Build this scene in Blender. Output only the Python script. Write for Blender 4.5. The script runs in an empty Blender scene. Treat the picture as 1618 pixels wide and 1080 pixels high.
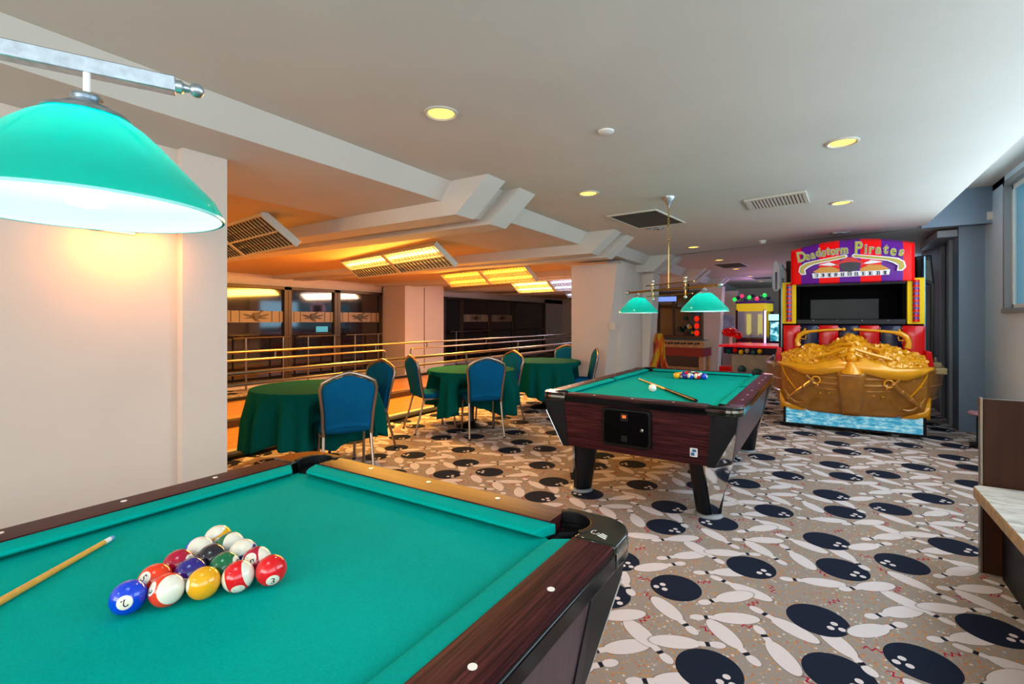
import bpy, math, random
from mathutils import Vector, Matrix, noise
random.seed(7)
R = math.radians
PI = math.pi
scene = bpy.context.scene
col = scene.collection

# ------------------------------------------------------------------ camera, world, large lights, exposure
YAW = math.atan2(491, 772)
CAM_H = 1.40
cam_d = bpy.data.cameras.new('camera')
cam_d.sensor_width = 36.0
cam_d.lens = 36.0 * 772 / 1618
cam_d.shift_y = -(540 - 506) / 1618.0
cam_d.clip_start = 0.02
cam = bpy.data.objects.new('camera', cam_d)
col.objects.link(cam)
cam.location = (0, 0, CAM_H)
cam.rotation_euler = (R(90), 0, YAW)
scene.camera = cam

world = bpy.data.worlds.new('world')
scene.world = world
world.use_nodes = True
bg = world.node_tree.nodes['Background']
bg.inputs[0].default_value = (0.17, 0.54, 0.72, 1)
bg.inputs[1].default_value = 0.55

scene.view_settings.view_transform = 'Standard'
scene.view_settings.look = 'None'
scene.view_settings.exposure = 0.32
scene.view_settings.gamma = 1.0
scene.view_settings.use_curve_mapping = False
scene.cycles.use_denoising = True
scene.cycles.use_adaptive_sampling = True
scene.cycles.adaptive_threshold = 0.08
scene.cycles.adaptive_min_samples = 16
scene.cycles.max_bounces = 7
scene.cycles.diffuse_bounces = 3
scene.cycles.glossy_bounces = 3
scene.cycles.sample_clamp_indirect = 6.0


def area(name, loc, rot, sx, sy, power, colr, spread=180):
    d = bpy.data.lights.new(name, 'AREA')
    d.shape = 'RECTANGLE'
    d.size, d.size_y = sx, sy
    d.energy = power
    d.color = colr
    d.spread = R(spread)
    o = bpy.data.objects.new(name, d)
    o.location = loc
    o.rotation_euler = rot
    col.objects.link(o)
    return o


def point(name, loc, power, colr, rad=0.05):
    d = bpy.data.lights.new(name, 'POINT')
    d.energy = power
    d.color = colr
    d.shadow_soft_size = rad
    o = bpy.data.objects.new(name, d)
    o.location = loc
    col.objects.link(o)
    return o


# daylight through the window bands of the right wall plus an added fill from behind the camera
area('daylight_side_window', (1.62, 4.3, 2.1), (0, R(90), 0), 1.2, 6.0, 95, (0.70, 0.87, 1.0))
area('daylight_side_window_rear', (1.62, -1.5, 2.0), (0, R(90), 0), 1.4, 4.4, 55, (0.85, 0.93, 1.0))
area('front_fill', (-1.0, -3.8, 1.75), (R(90), 0, 0), 4.6, 1.5, 120, (1.0, 0.95, 0.90))  # added fill light; no window is known behind the camera
area('daylight_far_window', (1.62, 13.0, 1.7), (0, R(90), 0), 1.2, 3.0, 30, (0.45, 0.75, 1.0))


# ------------------------------------------------------------------ helpers: colour, nodes, materials
def lin(c):
    return c / 12.92 if c <= 0.04045 else ((c + 0.055) / 1.055) ** 2.4


def C(h):
    h = h.lstrip('#')
    return tuple(lin(int(h[i:i + 2], 16) / 255) for i in (0, 2, 4)) + (1.0,)


class NT:
    def __init__(self, tree):
        self.t = tree

    def n(self, typ, **kw):
        nd = self.t.nodes.new(typ)
        for k, v in kw.items():
            setattr(nd, k, v)
        return nd

    def put(self, sock, v):
        if hasattr(v, 'links'):
            self.t.links.new(v, sock)
        elif v is not None:
            sock.default_value = v

    def m(self, op, a=None, b=None, c=None):
        nd = self.n('ShaderNodeMath', operation=op)
        for i, v in enumerate((a, b, c)):
            self.put(nd.inputs[i], v)
        return nd.outputs[0]

    def vm(self, op, a=None, b=None, c=None):
        nd = self.n('ShaderNodeVectorMath', operation=op)
        for i, v in enumerate((a, b, c)):
            self.put(nd.inputs[i], v)
        return nd.outputs['Value'] if op in ('LENGTH', 'DOT_PRODUCT', 'DISTANCE') else nd.outputs['Vector']

    def mix(self, f, a, b):
        nd = self.n('ShaderNodeMix', data_type='RGBA')
        self.put(nd.inputs[0], f)
        self.put(nd.inputs[6], a)
        self.put(nd.inputs[7], b)
        return nd.outputs[2]

    def noise(self, vec, scale, detail=3, rough=0.5):
        nd = self.n('ShaderNodeTexNoise')
        self.put(nd.inputs['Vector'], vec)
        nd.inputs['Scale'].default_value = scale
        nd.inputs['Detail'].default_value = detail
        nd.inputs['Roughness'].default_value = rough
        return nd.outputs[0]

    def ramp(self, f, stops, interp='LINEAR'):
        nd = self.n('ShaderNodeValToRGB')
        cr = nd.color_ramp
        cr.interpolation = interp
        while len(cr.elements) < len(stops):
            cr.elements.new(0.5)
        for e, (p, c) in zip(cr.elements, stops):
            e.position = p
            e.color = c
        self.put(nd.inputs[0], f)
        return nd.outputs[0]

    def obj(self):
        return self.n('ShaderNodeTexCoord').outputs['Object']

    def mapping(self, vec, scale=(1, 1, 1), rot=(0, 0, 0), loc=(0, 0, 0)):
        nd = self.n('ShaderNodeMapping')
        self.put(nd.inputs[0], vec)
        nd.inputs['Location'].default_value = loc
        nd.inputs['Rotation'].default_value = rot
        nd.inputs['Scale'].default_value = scale
        return nd.outputs[0]

    def sep(self, vec):
        nd = self.n('ShaderNodeSeparateXYZ')
        self.put(nd.inputs[0], vec)
        return nd.outputs

    def bump(self, h, strength=0.2, dist=0.01):
        nd = self.n('ShaderNodeBump')
        nd.inputs['Strength'].default_value = strength
        nd.inputs['Distance'].default_value = dist
        self.put(nd.inputs['Height'], h)
        return nd.outputs[0]


def newmat(name):
    m = bpy.data.materials.new(name)
    m.use_nodes = True
    t = NT(m.node_tree)
    return m, t, m.node_tree.nodes['Principled BSDF']


def pbr(name, colour, rough=0.5, metal=0.0, coat=0.0, emit=None, estr=0.0, var=0.0, vscale=8.0, bump=0.0, bscale=60.0, spec=None, stretch=(1, 1, 1)):
    m, t, p = newmat(name)
    c = C(colour) if isinstance(colour, str) else colour
    vec = t.mapping(t.obj(), scale=stretch)
    if var > 0:
        nz = t.noise(vec, vscale, 4)
        d = tuple(x * (1 - var) for x in c[:3]) + (1,)
        l = tuple(min(1, x * (1 + var)) for x in c[:3]) + (1,)
        t.put(p.inputs['Base Color'], t.ramp(nz, [(0.3, d), (0.7, l)]))
    else:
        p.inputs['Base Color'].default_value = c
    p.inputs['Roughness'].default_value = rough
    p.inputs['Metallic'].default_value = metal
    if coat:
        p.inputs['Coat Weight'].default_value = coat
        p.inputs['Coat Roughness'].default_value = 0.08
    if spec is not None:
        p.inputs['Specular IOR Level'].default_value = spec
    if emit:
        p.inputs['Emission Color'].default_value = C(emit) if isinstance(emit, str) else emit
        p.inputs['Emission Strength'].default_value = estr
    if bump:
        t.put(p.inputs['Normal'], t.bump(t.noise(vec, bscale, 3), bump))
    return m


M = {}
M['plaster'] = pbr('ceiling_paint', '#d3d0c8', 0.75, var=0.03, vscale=1.5)
M['plaster2'] = pbr('soffit_paint', '#d0c9bf', 0.75, var=0.03, vscale=1.5)
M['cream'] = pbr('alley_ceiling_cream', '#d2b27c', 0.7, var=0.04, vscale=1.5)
M['wall'] = pbr('wall_paint', '#d9c8ba', 0.7, var=0.03, vscale=2, bump=0.03, bscale=25)
M['wallr'] = pbr('window_wall_paint', '#d2e4f2', 0.6, var=0.03, vscale=2)
M['grey_panel_and_shade'] = pbr('grey_panel_and_shade_paint', '#76889a', 0.45, var=0.08, vscale=2, stretch=(1, 1, .2))
M['darkpanel'] = pbr('dark_panel_paint', '#2b2e3a', 0.4, var=0.1, vscale=2)
M['steel'] = pbr('brushed_steel', '#8a8074', 0.33, 1.0, var=0.08, vscale=30)
M['chrome'] = pbr('chrome', '#d9d9d6', 0.07, 1.0)
M['brass'] = pbr('aged_brass', '#a98a48', 0.25, 1.0, var=0.1, vscale=30)
M['pewter'] = pbr('galvanised_metal', '#b9c4cc', 0.35, 1.0, var=0.15, vscale=60)
M['dark_metal'] = pbr('dark_metal', '#34302c', 0.4, 0.8)
M['black'] = pbr('black_plastic', '#08090c', 0.45, var=0.05, spec=0.25)
M['black_soft'] = pbr('black_leather', '#05060a', 0.5, var=0.1, vscale=40, bump=0.1, spec=0.25)
M['blackpost'] = pbr('black_satin_panel', '#0f1116', 0.4, var=0.06, spec=0.3)
M['white'] = pbr('white_plastic', '#ece9e4', 0.4)
M['ivory'] = pbr('ivory_inlay', '#f3efe6', 0.3)
M['pin_white'] = pbr('diffuse_white', '#e5e5e5', 0.5)
M['frame_brown'] = pbr('bronze_window_frame', '#4a3a2a', 0.35, 0.5, var=0.1, vscale=20)
M['chairmetal'] = pbr('chair_frame_metal', '#9c8878', 0.3, 0.85, var=0.05)
M['grey_plastic'] = pbr('grey_plastic', '#8e9296', 0.4)
M['off_white_metal'] = pbr('enamelled_metal', '#cdc8b8', 0.4)
M['grille'] = pbr('dark_grille', '#4c4a42', 0.6, var=0.1, vscale=60)
M['red'] = pbr('glossy_red', '#d80408', 0.2, coat=0.2, spec=0.3)
M['navy'] = pbr('glossy_navy', '#101136', 0.25, coat=0.1, spec=0.3)
M['yellow'] = pbr('glossy_yellow', '#f0c800', 0.35, spec=0.15)
M['purple'] = pbr('purple_plastic', '#5a1e90', 0.25, coat=0.3)
M['dark_wood'] = pbr('dark_brown_wood', '#381c0a', 0.5, var=0.3, vscale=10, stretch=(2, 2, .15), spec=0.2)
M['matte_black'] = pbr('matte_black', '#030304', 0.6, spec=0.05)
M['marble'] = None


def cloth_mat(name, colour, var=0.1, sc=180, rough=0.9, sheen=0.3):
    m, t, p = newmat(name)
    c = C(colour)
    o = t.obj()
    big = t.noise(o, 2.2, 4)
    fine = t.noise(o, sc, 2)
    f = t.m('ADD', t.m('MULTIPLY', big, 0.55), t.m('MULTIPLY', fine, 0.45))
    d = tuple(x * (1 - var) for x in c[:3]) + (1,)
    l = tuple(min(1, x * (1 + var)) for x in c[:3]) + (1,)
    t.put(p.inputs['Base Color'], t.ramp(f, [(0.35, d), (0.65, l)]))
    p.inputs['Roughness'].default_value = rough
    p.inputs['Specular IOR Level'].default_value = 0.03
    t.put(p.inputs['Normal'], t.bump(fine, 0.12, 0.003))
    return m


M['baize'] = cloth_mat('pool_baize', '#009e92', 0.10)
M['tablecloth'] = cloth_mat('green_tablecloth', '#04554e', 0.10)
M['upholstery'] = cloth_mat('blue_upholstery', '#0a5884', 0.22, 120)


def wood_rail(name, axis):
    m, t, p = newmat(name)
    sc = (3.0, 150, 150) if axis == 'x' else (150, 3.0, 150)
    v = t.mapping(t.obj(), scale=sc)
    n1 = t.noise(v, 1.0, 6, 0.6)
    n2 = t.noise(t.mapping(t.obj(), scale=tuple(x * 3 for x in sc)), 1.0, 3)
    f = t.m('ADD', t.m('MULTIPLY', n1, 0.75), t.m('MULTIPLY', n2, 0.25))
    t.put(p.inputs['Base Color'], t.ramp(f, [(0.34, C('#160709')), (0.46, C('#321315')), (0.56, C('#4a2022')), (0.7, C('#643230'))]))
    p.inputs['Roughness'].default_value = 0.42
    p.inputs['Specular IOR Level'].default_value = 0.12
    return m


M['rail_x'] = wood_rail('rosewood_across', 'x')
M['rail_y'] = wood_rail('rosewood_along', 'y')


def carpet_mat():
    m, t, p = newmat('bowling_carpet')
    base_vec = t.mapping(t.obj(), scale=(1 / 0.995, 1 / 0.995, 0), rot=(0, 0, R(2.3)))
    fine = t.noise(t.obj(), 330, 2)
    vor = t.n('ShaderNodeTexVoronoi')
    t.put(vor.inputs['Vector'], t.obj())
    vor.inputs['Scale'].default_value = 58
    speck = t.m('LESS_THAN', vor.outputs['Distance'], 0.36)
    sepc = t.n('ShaderNodeSeparateColor')
    t.put(sepc.inputs[0], vor.outputs['Color'])
    basec = t.ramp(fine, [(0.35, C('#857a72')), (0.65, C('#ab9c92'))])
    speckc = t.ramp(sepc.outputs[0], [(0, C('#c98a3c')), (0.33, C('#c96a34')), (0.5, C('#d8d0c8')), (0.62, C('#8f9194')), (0.8, C('#a99f94'))], 'CONSTANT')
    c = t.mix(t.m('MULTIPLY', speck, 0.8), basec, speckc)

    def local(cx, cy, ang):
        q = t.vm('SUBTRACT', base_vec, (cx - .5, cy - .5, -.5))
        q = t.vm('SUBTRACT', t.vm('FRACTION', q), (.5, .5, .5))
        r = t.n('ShaderNodeVectorRotate', rotation_type='Z_AXIS')
        t.put(r.inputs['Vector'], q)
        r.inputs['Angle'].default_value = R(-ang)
        return r.outputs[0]

    def ell(v, cx, cy, a, b):
        return t.vm('LENGTH', t.vm('MULTIPLY_ADD', v, (1 / a, 1 / b, 0), (-cx / a, -cy / b, 0)))

    # red squiggles
    sq = [(.62, .47, 20), (.20, .25, 80), (.87, .22, -50), (.35, .75, 40), (.66, .88, -70), (.08, .60, 10), (.93, .93, 60), (.47, .33, -20), (.60, .68, 65), (.15, .45, -45)]
    for cx, cy, a in sq:
        v = local(cx, cy, a)
        s = t.sep(v)
        w = t.m('MULTIPLY', t.m('SINE', t.m('MULTIPLY', s[0], 190)), 0.009)
        k = t.m('MULTIPLY', t.m('LESS_THAN', t.m('ABSOLUTE', t.m('SUBTRACT', s[1], w)), 0.0055), t.m('LESS_THAN', t.m('ABSOLUTE', s[0]), 0.04))
        c = t.mix(k, c, C('#a8153a'))
    pins = [(.41, .915, -144), (.735, .365, 127), (.51, .475, -148), (.30, .365, -35), (.17, .98, -134), (.83, .09, -157), (.52, .80, 166), (.48, .655, -129), (.57, .315, -40), (.26, .11, -33), (.74, .58, 156)]
    mid = [(.41, .19, 28), (.98, .53, -50)]
    over = [(.10, .785, 48), (.07, .19, -137)]
    pinc = t.ramp(fine, [(0.3, C('#cbc1c2')), (0.7, C('#e6dcdf'))])
    edge = C('#6e655e')

    def pin(c, cx, cy, a):
        v = local(cx, cy, a)
        d = t.m('MINIMUM', t.m('MINIMUM', ell(v, -.052, 0, .108, .045), ell(v, .128, 0, .036, .023)), ell(v, .06, 0, .062, .0165))
        k = t.m('LESS_THAN', d, 1.0)
        ko = t.m('LESS_THAN', d, 1.09)
        s = t.sep(v)
        band = t.m('MULTIPLY', k, t.m('LESS_THAN', t.m('ABSOLUTE', t.m('SUBTRACT', s[0], .088)), .0095))
        c = t.mix(t.m('MULTIPLY', ko, 0.55), c, edge)
        c = t.mix(k, c, pinc)
        return t.mix(band, c, C('#1b1e2b'))

    for q in pins:
        c = pin(c, *q)
    ballc = t.ramp(fine, [(0.3, C('#141a2a')), (0.7, C('#232a3d'))])
    for item in [(.53, .07, -20), (.96, .34, -20), None, (.87, .71, -15), (.24, .61, 210)]:
        if item is None:
            for q in mid:
                c = pin(c, *q)
            continue
        cx, cy, a = item
        v = local(cx, cy, a)
        c = t.mix(t.m('LESS_THAN', ell(v, 0, 0, .129, .129), 1.0), c, ballc)
        h = t.m('MINIMUM', t.m('MINIMUM', ell(v, .062, .022, .015, .015), ell(v, .062, -.024, .015, .015)), ell(v, .100, 0, .015, .015))
        c = t.mix(t.m('LESS_THAN', h, 1.0), c, pinc)
    for q in over:
        c = pin(c, *q)
    t.put(p.inputs['Base Color'], c)
    p.inputs['Roughness'].default_value = 0.95
    p.inputs['Specular IOR Level'].default_value = 0.1
    t.put(p.inputs['Normal'], t.bump(fine, 0.25, 0.004))
    return m


M['carpet'] = carpet_mat()


def wood_lane():
    m, t, p = newmat('lane_maple')
    o = t.obj()
    s = t.sep(o)
    board = t.m('FLOOR', t.m('MULTIPLY', s[0], 14))
    wn = t.n('ShaderNodeTexWhiteNoise', noise_dimensions='1D')
    t.put(wn.inputs['W'], board)
    g = t.noise(t.mapping(o, scale=(30, 1.2, 1)), 1, 4)
    f = t.m('ADD', t.m('MULTIPLY', wn.outputs['Value'], 0.5), t.m('MULTIPLY', g, 0.5))
    t.put(p.inputs['Base Color'], t.ramp(f, [(0.2, C('#b5702c')), (0.8, C('#dc9c52'))]))
    p.inputs['Roughness'].default_value = 0.3
    return m


M['lane'] = wood_lane()


def marble():
    m, t, p = newmat('marble_slab')
    n = t.noise(t.mapping(t.obj(), scale=(1, 3, 1)), 9, 6, 0.65)
    t.put(p.inputs['Base Color'], t.ramp(n, [(0.35, C('#b3aea5')), (0.5, C('#d9d6cf')), (0.7, C('#e6e4df'))]))
    p.inputs['Roughness'].default_value = 0.25
    return m


M['marble'] = marble()
M['stone_edge'] = pbr('stone_edge', '#a48a62', 0.5, var=0.25, vscale=25)


def gold_mat():
    m, t, p = newmat('gold_plastic')
    n = t.noise(t.obj(), 60, 4)
    t.put(p.inputs['Base Color'], t.ramp(n, [(0.3, C('#d88406')), (0.7, C('#ffb818'))]))
    p.inputs['Roughness'].default_value = 0.25
    p.inputs['Metallic'].default_value = 0.1
    p.inputs['Coat Weight'].default_value = 0.4
    t.put(p.inputs['Normal'], t.bump(n, 0.3, 0.01))
    return m


M['gold'] = gold_mat()
M['goldtrim'] = pbr('gold_trim', '#eca010', 0.3, 0.1, coat=0.4, var=0.08)
M['hull'] = pbr('bronze_hull', '#b27428', 0.32, 0.2, coat=0.35, var=0.15, vscale=14)
M['hulldark'] = pbr('bronze_hull_dark', '#9a6220', 0.36, 0.2, coat=0.25, var=0.12, vscale=14)
M['sand'] = pbr('tan_hull_step', '#9a8358', 0.4, 0.1, var=0.1)


def sea():
    m, t, p = newmat('sea_print')
    o = t.obj()
    w = t.noise(t.mapping(o, scale=(5, 1, 16)), 1.6, 6, 0.7)
    s = t.sep(o)
    c1 = t.ramp(w, [(0.35, C('#0f86b8')), (0.47, C('#4db4d8')), (0.56, C('#9bd7e6')), (0.68, C('#e3f3f5'))])
    t.put(p.inputs['Base Color'], c1)
    t.put(p.inputs['Emission Color'], c1)
    p.inputs['Emission Strength'].default_value = 0.25
    p.inputs['Roughness'].default_value = 0.15
    return m


M['sea'] = sea()


def stripes(name, xs, cols):
    m, t, p = newmat(name)
    s = t.sep(t.obj())
    x0, x1 = xs[0], xs[-1]
    f = t.m('DIVIDE', t.m('SUBTRACT', s[0], x0), x1 - x0)
    st = [((x - x0) / (x1 - x0), C(c)) for x, c in zip(xs[:-1], cols)]
    cc = t.ramp(f, st, 'CONSTANT')
    t.put(p.inputs['Base Color'], cc)
    t.put(p.inputs['Emission Color'], cc)
    p.inputs['Emission Strength'].default_value = 0.22
    p.inputs['Roughness'].default_value = 0.3
    p.inputs['Specular IOR Level'].default_value = 0.2
    return m


def glass(name, colour, rough=0.03, alpha=0.35):
    m, t, p = newmat(name)
    p.inputs['Base Color'].default_value = C(colour)
    p.inputs['Roughness'].default_value = rough
    p.inputs['Alpha'].default_value = alpha
    p.inputs['Specular IOR Level'].default_value = 0.8
    return m


M['darkglass'] = pbr('dark_reflective_glass', '#1b1418', 0.05, coat=0.6, spec=0.8)
M['clear'] = glass('clear_acrylic', '#cfd6da', 0.05, 0.45)
M['screen'] = pbr('dark_screen', '#07080a', 0.06, spec=0.7)
M['winglass'] = glass('window_glass', '#8fd0e0', 0.02, 0.15)
M['sky_pane'] = pbr('frosted_window_film', '#49b4d8', 0.25, emit='#2f9cc8', estr=0.35)


def emis(name, colour, strength):
    m, t, p = newmat(name)
    p.inputs['Base Color'].default_value = C(colour)
    p.inputs['Emission Color'].default_value = C(colour)
    p.inputs['Emission Strength'].default_value = strength
    return m


M['lamp_warm'] = emis('downlight_glow', '#ffc850', 2.6)
M['tube_warm'] = emis('fluorescent_warm', '#ffc860', 12.0)
M['tube_amber'] = emis('fluorescent_amber', '#ff9c20', 9.0)
M['tube_blue'] = emis('fluorescent_blue', '#b4c4ff', 4.0)
M['bulb'] = emis('bulb_glow', '#f2ffff', 6.0)
def liner_mat():
    m, t, p = newmat('white_glass_liner')
    p.inputs['Base Color'].default_value = C('#dde6ec')
    p.inputs['Roughness'].default_value = 0.35
    p.inputs['Alpha'].default_value = 0.68
    p.inputs['Emission Color'].default_value = C('#dcecff')
    p.inputs['Emission Strength'].default_value = 0.10
    return m


def shade_mat():
    m, t, p = newmat('teal_glass_shade')
    p.inputs['Base Color'].default_value = C('#009c8a')
    p.inputs['Roughness'].default_value = 0.06
    p.inputs['Coat Weight'].default_value = 0.4
    tr = t.n('ShaderNodeBsdfTranslucent')
    tr.inputs['Color'].default_value = C('#00d8c0')
    mx = t.n('ShaderNodeMixShader')
    mx.inputs[0].default_value = 0.5
    out = m.node_tree.nodes['Material Output']
    m.node_tree.links.new(p.outputs[0], mx.inputs[1])
    m.node_tree.links.new(tr.outputs[0], mx.inputs[2])
    m.node_tree.links.new(mx.outputs[0], out.inputs['Surface'])
    return m


M['liner'] = liner_mat()
M['shade'] = shade_mat()


# ------------------------------------------------------------------ helpers: geometry
class MB:
    def __init__(self):
        self.v = []
        self.f = []

    def add(self, vs, fs):
        o = len(self.v)
        self.v += [tuple(x) for x in vs]
        self.f += [tuple(i + o for i in q) for q in fs]
        return self

    def box(self, x0, x1, y0, y1, z0, z1):
        return self.add([(x0, y0, z0), (x1, y0, z0), (x1, y1, z0), (x0, y1, z0), (x0, y0, z1), (x1, y0, z1), (x1, y1, z1), (x0, y1, z1)],
                        [(0, 3, 2, 1), (4, 5, 6, 7), (0, 1, 5, 4), (1, 2, 6, 5), (2, 3, 7, 6), (3, 0, 4, 7)])

    def prism(self, pts, a, b, axis='z'):
        n = len(pts)
        if axis == 'z':
            g = lambda p, h: (p[0], p[1], h)
        elif axis == 'y':
            g = lambda p, h: (p[0], h, p[1])
        else:
            g = lambda p, h: (h, p[0], p[1])
        vs = [g(p, a) for p in pts] + [g(p, b) for p in pts]
        fs = [tuple(range(n - 1, -1, -1)), tuple(range(n, 2 * n))]
        fs += [(i, (i + 1) % n, n + (i + 1) % n, n + i) for i in range(n)]
        return self.add(vs, fs)

    def loft(self, rings, closed=True, caps=True):
        n = len(rings[0])
        vs = [p for r in rings for p in r]
        fs = []
        for k in range(len(rings) - 1):
            for i in range(n if closed else n - 1):
                j = (i + 1) % n
                fs.append((k * n + i, k * n + j, (k + 1) * n + j, (k + 1) * n + i))
        if caps and closed:
            fs.append(tuple(range(n - 1, -1, -1)))
            fs.append(tuple((len(rings) - 1) * n + i for i in range(n)))
        return self.add(vs, fs)

    def lathe(self, prof, n=24, c=(0, 0, 0), caps=True):
        rings = [[(c[0] + r * math.cos(2 * PI * i / n), c[1] + r * math.sin(2 * PI * i / n), c[2] + z) for i in range(n)] for r, z in prof]
        return self.loft(rings, True, caps)

    def tube(self, path, r, n=8, caps=True):
        path = [Vector(p) for p in path]
        rs = r if isinstance(r, (list, tuple)) else [r] * len(path)
        rings = []
        ref = None
        for i, p in enumerate(path):
            a = path[max(i - 1, 0)]
            b = path[min(i + 1, len(path) - 1)]
            d = (b - a)
            if d.length < 1e-9:
                d = Vector((0, 0, 1))
            d.normalize()
            if ref is None:
                ref = Vector((0, 0, 1)) if abs(d.z) < 0.9 else Vector((1, 0, 0))
            s = d.cross(ref).normalized()
            u = s.cross(d).normalized()
            ref = u
            rings.append([tuple(p + s * (rs[i] * math.cos(2 * PI * k / n)) + u * (rs[i] * math.sin(2 * PI * k / n))) for k in range(n)])
        return self.loft(rings, True, caps)

    def sphere(self, c, r, n=16, m=10, sz=1.0):
        prof = [(max(1e-4, r * math.sin(PI * k / m)), -r * sz * math.cos(PI * k / m)) for k in range(m + 1)]
        return self.lathe(prof, n, c)

    def grid(self, fn, nu, nv, wrap=False):
        vs = [fn(i / nu, j / nv) for j in range(nv + 1) for i in range(nu + (0 if wrap else 1))]
        w = nu if wrap else nu + 1
        fs = []
        for j in range(nv):
            for i in range(nu):
                k = (i + 1) % w if wrap else i + 1
                fs.append((j * w + i, j * w + k, (j + 1) * w + k, (j + 1) * w + i))
        return self.add(vs, fs)

    def mesh(self, name, mat, ang=35):
        me = bpy.data.meshes.new(name)
        me.from_pydata(self.v, [], self.f)
        me.validate()
        import bmesh
        bm = bmesh.new()
        bm.from_mesh(me)
        bmesh.ops.recalc_face_normals(bm, faces=bm.faces)
        bm.to_mesh(me)
        bm.free()
        for p in me.polygons:
            p.use_smooth = True
        me.set_sharp_from_angle(angle=R(ang))
        if mat:
            me.materials.append(M[mat] if isinstance(mat, str) else mat)
        return me

    def build(self, name, mat, parent=None, loc=None, rz=0, bevel=0, ang=35, solid=0, subsurf=0):
        o = bpy.data.objects.new(name, self.mesh(name, mat, ang))
        col.objects.link(o)
        if parent:
            o.parent = parent
        if loc:
            o.location = loc
        o.rotation_euler.z = rz
        if solid:
            md = o.modifiers.new('solid', 'SOLIDIFY')
            md.thickness = solid
            md.offset = 0
        if bevel:
            md = o.modifiers.new('bevel', 'BEVEL')
            md.width = bevel
            md.segments = 2
            md.limit_method = 'ANGLE'
            md.angle_limit = R(40)
        if subsurf:
            md = o.modifiers.new('sub', 'SUBSURF')
            md.levels = md.render_levels = subsurf
        return o


def tag(o, label, cat, group=None):
    o['label'] = label
    o['category'] = cat
    if group:
        o['group'] = group
    return o


def struct(o, label=None):
    o['kind'] = 'structure'
    if label:
        o['label'] = label
    return o


def thing(name, label, cat, loc=(0, 0, 0), rz=0, group=None):
    o = bpy.data.objects.new(name, None)
    o.empty_display_size = 0.05
    col.objects.link(o)
    o.location = loc
    o.rotation_euler.z = rz
    return tag(o, label, cat, group)


def inst(name, me, parent=None, loc=(0, 0, 0), rz=0):
    o = bpy.data.objects.new(name, me)
    col.objects.link(o)
    o.parent = parent
    o.location = loc
    o.rotation_euler.z = rz
    return o


def copy_tree(o, parent=None):
    c = o.copy()
    col.objects.link(c)
    c.parent = parent
    for ch in [x for x in bpy.data.objects if x.parent == o]:
        copy_tree(ch, c)
    return c


def text_mesh(name, body, size, mat, extrude=0.001, offset=0.0, shear=0.0, space=1.0):
    cu = bpy.data.curves.new(name, 'FONT')
    cu.body = body
    cu.size = size
    cu.extrude = extrude
    cu.offset = offset
    cu.shear = shear
    cu.space_character = space
    cu.align_x = 'CENTER'
    cu.align_y = 'CENTER'
    cu.resolution_u = 3
    o = bpy.data.objects.new(name, cu)
    col.objects.link(o)
    dg = bpy.context.evaluated_depsgraph_get()
    me = bpy.data.meshes.new_from_object(o.evaluated_get(dg))
    bpy.data.objects.remove(o)
    me.materials.clear()
    me.materials.append(M[mat] if isinstance(mat, str) else mat)
    return me


# ------------------------------------------------------------------ the setting
ZC = 2.59          # main ceiling
ZS = 2.435         # dropped soffit
ZB = 2.30          # beam underside
XS = -2.68
struct(MB().box(-5.1, 1.9, -4, 20.2, -0.1, 0).build('floor', 'carpet'))
lane = struct(MB().box(-8.7, -5.1, -4, 20.2, -0.1, 0.0).build('floor_lane', 'lane'))
struct(MB().box(-10.2, -8.7, -4, 20.2, -0.1, 0.001).build('floor_window_aisle', 'carpet'))
struct(MB().box(-5.16, -5.08, -4, 19.8, 0, 0.07).build('trim_1', 'off_white_metal', bevel=0.008))
struct(MB().box(-5.08, -5.0, -4, 19.8, 0, 0.035).build('trim_2', 'black'))
struct(MB().box(-6.62, -6.5, -4, 19.8, 0, 0.10).build('trim_3', 'frame_brown', bevel=0.008))
struct(MB().box(-8.72, -8.62, -4, 19.8, 0, 0.05).build('trim_4', 'dark_metal'))

# main ceiling in two levels meeting at an oblique joint over the arcade cabinet
MB_c = MB().prism([(XS, -4), (1.05, -4), (1.05, 8.13), (XS, 9.22)], ZC, ZC + 0.1)
struct(MB_c.build('ceiling', 'plaster'))
struct(MB().prism([(XS, 9.22), (1.05, 8.13), (1.75, 7.92), (1.75, 20.2), (XS, 20.2)], ZC + 0.008, ZC + 0.1).build('ceiling_rear', 'plaster2'))
struct(MB().prism([(XS, 9.20), (1.05, 8.11), (1.05, 8.14), (XS, 9.23)], ZC - .002, ZC + .02).build('trim_16', 'dark_metal'))
# curtain pocket above the windows on the right
struct(MB().box(1.05, 1.09, -4, 7.95, ZC, 3.0).box(1.05, 1.95, -4, 7.95, 3.0, 3.08).build('ceiling_pocket', 'plaster'))
struct(MB().box(1.05, 1.9, 7.95, 8.03, ZC - .03, 3.08).build('wall_pocket_end', 'grey_panel_and_shade'))  # grey coat stands in for the shade on this end wall
# soffit with its sloping step face, running back to the window wall of the alley
prof = [(XS, ZC + .05), (XS, ZC), (-2.79, ZS), (-4.1, ZS), (-4.1, ZC + .05)]
struct(MB().prism(prof, -4, 20.2, 'y').build('trim_5', 'plaster2'))
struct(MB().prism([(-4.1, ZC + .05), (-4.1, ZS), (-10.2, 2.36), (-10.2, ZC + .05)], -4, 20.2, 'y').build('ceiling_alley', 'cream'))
# beams with two sloping ridges
for k in range(5):
    y0 = 3.24 + 2.86 * k
    r1 = [(-2.28, ZC + .01), (-2.63, ZB), (-10.1, ZB), (-10.1, ZC)]
    gv = [(-2.46, ZC + .01), (-2.74, ZB + .05), (-10.1, ZB + .05), (-10.1, ZC)]
    b = MB().prism(r1, y0, y0 + .26, 'y').prism(gv, y0 + .26, y0 + .50, 'y').prism(r1, y0 + .50, y0 + .78, 'y')
    struct(b.build('trim_%d' % (6 + k), 'plaster2'))

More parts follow.
